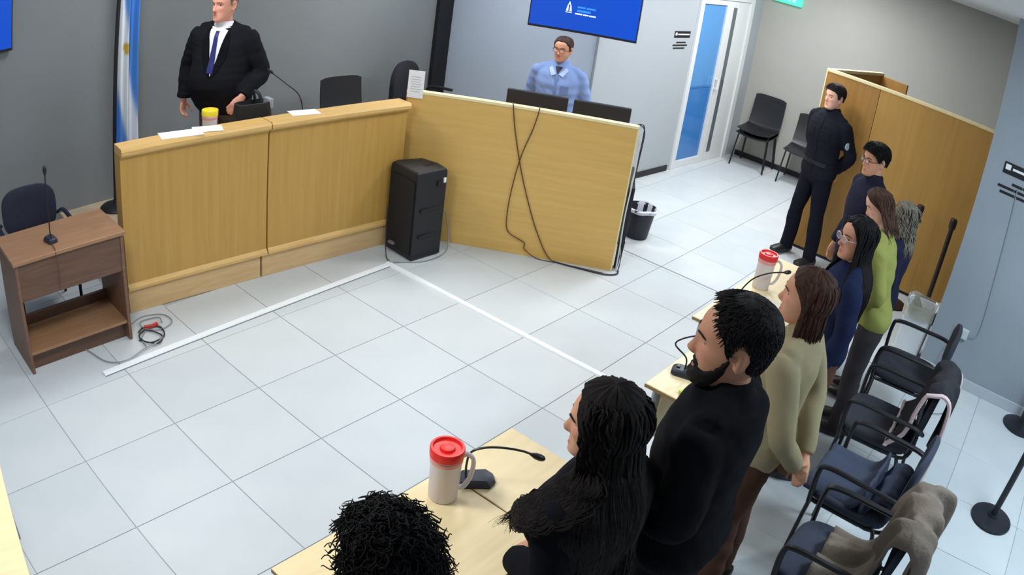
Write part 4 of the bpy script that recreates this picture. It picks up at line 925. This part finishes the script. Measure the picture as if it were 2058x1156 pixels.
cable('thin brown cable down the front of the witness desk', [(.345, .47, .775), (.335, .37, .778), (.330, .335, .74), (.338, .345, .60), (.330, .348, .515)], .003, BC)
# microphones with gooseneck
def microphone(label, loc, rz, neck, group='gooseneck microphones', base=True, basescale=1.0):
    t = thing('microphone', label, 'microphone', loc, rz, group); m = mat('mic_black', (24, 25, 30), .4)
    k = basescale
    if base:
        MB().loft([[(x*k*q, y*k*q, z) for x, y in ((-.065, -.03), (-.05, -.045), (.05, -.05), (.075, -.02), (.075, .02), (.05, .05), (-.05, .045), (-.065, .03))] for z, q in ((0, .98), (.008, 1), (.022, .9), (.03, .7))]).build('base', mat('mic_base', (40, 44, 58), .45), t, True, 30)
        MB().box((-.045*k, -.012, .028), (-.025*k, .012, .036), .003).build('button', mat('mic_button', (14, 14, 16), .4), t)
    pts = smoothpath(neck, 6)
    MB().tube(pts, .0045, 8).build('gooseneck', m, t, True)
    e = Vector(neck[-1]); d_ = (e-Vector(neck[-2])).normalized()
    MB().tube([e-d_*.012, e, e+d_*.012, e+d_*.03, e+d_*.045, e+d_*.052], [.005, .009, .013, .014, .011, .004], 12).build('capsule', m, t, True)
    return t
microphone('black gooseneck microphone beside the near jug bending to the long haired woman', (.90, -2.50, .751), R(-40), [(-.04, 0, .03), (-.042, .0, .09), (-.03, .0, .145), (.02, -.005, .17), (.09, -.01, .172), (.16, -.015, .16), (.20, -.02, .145)])
microphone('black gooseneck microphone in front of the bearded man', (2.26, -2.66, .751), R(-70), [(0, 0, .03), (-.01, 0, .09), (-.08, .02, .14), (.0, .05, .19), (.09, .05, .20)])
microphone('black gooseneck microphone near the far jug arching over papers', (3.20, -2.50, .751), R(-25), [(0, 0, .03), (.02, 0, .10), (.10, .0, .17), (.22, -.01, .20), (.34, -.02, .20)])
microphone('slim upright gooseneck microphone on the witness desk', (.355, .50, .771), R(100), [(.0, 0, .02), (0, 0, .15), (.004, 0, .30), (.0, 0, .43)], basescale=.75)
microphone('thin gooseneck microphone leaning over the judge ledge', (2.56, .82, 1.011), R(150), [(.0, 0, .02), (.01, .0, .16), (.05, .02, .26), (.14, .06, .34), (.26, .10, .44)], basescale=.6)

# lidded jugs
def jug(label, loc, rz, lidc, h=.222, r_=.058, body=(226, 216, 216), handle=True):
    t = thing('jug', label, 'jug', loc, rz, 'lidded plastic jugs')
    bm_ = mat('jug_body_%d' % body[0], body, .35, trans=.12)
    MB().lathe([(0, 0), (r_*.9, 0), (r_*.95, .006), (r_, h*.9), (r_*1.06, h*.97), (r_*1.06, h), (0, h)], 36).build('vessel', bm_, t, True)
    lm_ = mat('lid_%d_%d_%d' % lidc, lidc, .3)
    l_ = MB().lathe([(r_*1.03, h*.90), (r_*1.09, h*.905), (r_*1.10, h+.012), (r_*1.06, h+.016), (r_*.92, h+.016), (r_*.86, h+.006), (r_*.5, h+.005), (r_*.44, h+.014), (r_*.2, h+.016), (0, h+.016)], 36).build('lid', lm_, t, True, 40)
    MB().lathe([(r_*1.035, h*.80), (r_*1.045, h*.80), (r_*1.05, h*.86), (r_*1.035, h*.86)], 36).build('band', mat('band_pink', (228, 150, 138), .4), t, True)
    if handle: MB().tube(smoothpath([(r_*.95, 0, h*.86), (r_*1.35, 0, h*.88), (r_*1.75, 0, h*.74), (r_*1.7, 0, h*.42), (r_*1.35, 0, h*.2), (r_*.95, 0, h*.16)], 5), .0085, 10, flat=1.4, up=(0, 1, 0)).build('handle', bm_, t, True)
    return t
jug('white jug with red lid and looped handle on the near table', (.745, -2.475, .751), R(-35), (226, 40, 34))
jug('white jug with red lid on the far table near the officer', (3.60, -2.50, .751), R(-60), (224, 54, 54))
jug('white jar with yellow lid behind the papers on the bench', (1.74, .83, 1.011), 0, (240, 214, 50), .24, .055, (230, 228, 228), False)

# papers, bag, monitors
def paper(label, loc, rz, w_, d, n=1, col=(240, 240, 244), cat='paper', name='paper_sheet', group='papers'):
    t = MB()
    for k in range(n): t.box((-w_/2, -d/2, k*.0012), (w_/2, d/2, k*.0012+.0009), 0, RZ((k*37 % 7-3)*.05) @ T((k % 3-1)*.012, (k % 2)*.012, 0))
    o = t.build(name, mat('sheet_%d_%d_%d' % col, col, .8)); o.location = loc; o.rotation_euler = (0, 0, rz); return tag(o, label, cat, group)
paper('white papers spread over the front of the oak ledge', (1.43, .665, 1.191), R(-6), .30, .15, 1)
paper('white sheet beside the yellow lidded jar', (1.63, .645, 1.1925), R(-14), .21, .13, 1)
paper('printed page near the bag on the oak ledge', (1.84, .80, 1.011), R(8), .21, .15, 1, (226, 212, 170))
paper('white document stack behind the seam of the oak ledge', (2.42, .60, 1.191), R(-8), .22, .13, 1)
bg = thing('briefcase', 'open black bag with strap on the oak ledge before the judge', 'bag', (2.10, .83, 1.011), R(-6))
MB().loft([[(x*k, y*k, z) for x, y in [(.15*math.copysign(abs(math.cos(a))**.5, math.cos(a)), .07*math.copysign(abs(math.sin(a))**.5, math.sin(a))) for a in [2*math.pi*q/28 for q in range(28)]]] for z, k in ((0, .95), (.02, 1), (.16, .97), (.25, .9), (.255, .8), (.16, .75))]).build('bag_body', mat('bag_black', (26, 26, 28), .6, bump=.3, bscale=120), bg, True)
MB().tube(smoothpath([(.06, -.04, .22), (.04, -.03, .31), (.02, .02, .33), (.05, .05, .24)], 5), .008, 8, flat=1.6).build('strap', mat('bag_black', (26, 26, 28)), bg, True)
MB().box((.11, -.05, .20), (.15, .04, .27), .004).build('inner_flap', mat('flap_grey', (150, 156, 160), .5), bg)
nt_ = thing('notice_sheet', 'white sheet of paper taped upright at the bench corner', 'paper', (CA.x, CA.y, 1.19), CANG)
MB().box((-.005, -.0095, 0), (.125, -.0065, .225), 0).build('sheet', M_PAPER(), nt_)
for k in range(7): MB().box((.02, -.0105, .05+k*.02), (.095+.01*(k % 2), -.0095, .056+k*.02), 0).build('lettering', mat('faint_ink', (186, 190, 200), .8), nt_)
def monitor(label, u, v, w_, tiltz):
    p = CA+(CB-CA).normalized()*u+Vector((math.sin(-CANG), math.cos(CANG)))*v
    t = thing('monitor', label, 'monitor', (p.x, p.y, .746), CANG+tiltz, 'black monitors on the clerk desk')
    MB().box((-w_/2, -.02, .25), (w_/2, .015, .565), .008).build('housing', mat('monitor_back', (40, 41, 46), .5), t)
    MB().box((-w_/2+.012, .015, .265), (w_/2-.012, .018, .552), 0).build('display', mat('display_dark', (30, 40, 60), .2), t)
    MB().box((-.025, -.015, .02), (.025, .01, .3), .004).build('neck', M_BLACK(), t); MB().box((-.11, -.09, 0), (.11, .09, .02), .006).build('foot', M_BLACK(), t)
monitor('black monitor in front of the man in the blue shirt', 1.0, .30, .50, R(-2)); monitor('black monitor closest to the end of the clerk partition', 1.53, .30, .47, R(4))
# things on the tables by the people
paper('white paper on the table between bearded man and beige sweater woman', (2.36, -2.80, .751), R(10), .21, .28)
paper('typed page under the far microphone', (3.36, -2.66, .751), R(12), .30, .21, 1, (236, 220, 200))
paper('white page beside the far jug', (3.05, -2.72, .751), R(-8), .21, .29, 1)
of = thing('orange_folder', 'orange folder beside the beige sweater woman', 'folder', (2.55, -2.86, .751), R(20)); MB().box((-.11, -.08, 0), (.11, .08, .012), .003).build('cover', mat('folder_orange', (232, 92, 56), .5), of); MB().box((-.108, -.078, .003), (.112, .082, .009), 0).build('pages', M_PAPER(), of)
ph = thing('phone', 'dark phone lying by the orange folder', 'phone', (2.62, -2.74, .751), R(40)); MB().box((-.036, -.075, 0), (.036, .075, .009), .003).build('case', mat('phone_navy', (28, 34, 58), .3), ph); MB().box((-.032, -.07, .009), (.032, .07, .0095), 0).build('display', mat('phone_glass', (16, 18, 26), .1), ph)
gp = thing('highlighter_pad', 'yellow green notepad by the microphone of the bearded man', 'notepad', (2.12, -2.78, .751), R(-20)); MB().box((-.05, -.04, 0), (.05, .04, .012), .002).build('cover', mat('pad_green', (198, 214, 80), .6), gp)
MB().box((-.049, -.039, .012), (.049, .039, .014), 0).build('top_page', mat('pad_green2', (208, 222, 96), .6), gp)

# garments on the chairs
def drape(label, name, loc, rz, m, w_, front, back, top=.885, seed=1, lining=None, amp=.018, ytop=-.275, seatz=.495, skew=0, cat='jacket'):
    """garment laid over a chair back: down the front on to the seat and down behind"""
    t = thing(name, label, cat, loc, rz, 'garments on the armchairs'); r_ = random.Random(seed); ph = [r_.uniform(0, 6.28) for _ in range(8)]
    prof = smoothpath([(0, ytop+.06+front, seatz+.012), (0, ytop+.17, seatz+.02), (0, ytop+.105, seatz+.12), (0, ytop+.075, top-.08), (0, ytop+.035, top+.012), (0, ytop-.035, top+.006), (0, ytop-.075, top-.07), (0, ytop-.085, top-back*.6), (0, ytop-.08, top-back)], 6)
    N = len(prof); nu = 34; vs = []
    for j, p in enumerate(prof):
        v = j/(N-1)
        for i in range(nu):
            u = i/(nu-1)-.5; ww = w_*(1+.10*math.sin(v*5+ph[0])+.12*(1-v)*math.sin(ph[1]))
            f = amp*(1.2+math.sin(u*17+ph[2]+v*3)+.6*math.sin(u*31+ph[3]-v*5)+.5*math.sin(u*9+v*16+ph[4]))
            side = max(0, abs(u)-.36)/.14
            y = p.y+f*(.15 if v < .3 else (.7 if v < .5 else -.7)); z = p.z+f*(.9 if v < .3 else .25)-side**2*.05
            vs.append((u*ww+skew*(v-.5)+.01*math.sin(v*9+ph[5]), y, max(z, .02)))
    me = bpy.data.meshes.new('cloth'); me.from_pydata(vs, [], [(j*nu+i, j*nu+i+1, (j+1)*nu+i+1, (j+1)*nu+i) for j in range(N-1) for i in range(nu-1)]); me.update()
    o = link('outer_cloth', me, m, t, True, None, 0); sm = o.modifiers.new('thick', 'SOLIDIFY'); sm.thickness = .012; sm.offset = 1
    if lining:
        cols = []
        for sd in (-1, 1):
            pts = [Vector(vs[j*nu+(0 if sd < 0 else nu-1)]) for j in range(0, N, 2)]; MB().tube(pts, .013, 8).build('pale_trim', lining, t, True)
        pts = [Vector(vs[k]) for k in range(0, nu, 2)]; MB().tube(pts, .011, 8).build('pale_trim', lining, t, True)
    return t
drape('dark padded jacket with pale pink trim over an armchair back', 'jacket', (3.22, -3.60, 0), R(2), mat('jacket_dark', (30, 30, 36), .8, bump=.4, bscale=60), .50, .12, .56, .905, 3, mat('trim_pink', (214, 190, 190), .8), .016)
drape('crumpled taupe jacket thrown over an armchair back and seat', 'jacket', (1.86, -3.78, 0), R(0), mat('jacket_taupe', (124, 112, 100), .85, bump=.5, bscale=50, var=.12, vscale=12), .53, .28, .55, .925, 5, None, .026, skew=.05)
drape('slate blue garment folded on an armchair seat', 'coat', (2.50, -3.70, 0), R(-2), mat('coat_slate', (58, 66, 86), .85, bump=.3, bscale=60), .44, .36, .10, .60, 8, None, .008, ytop=-.17)
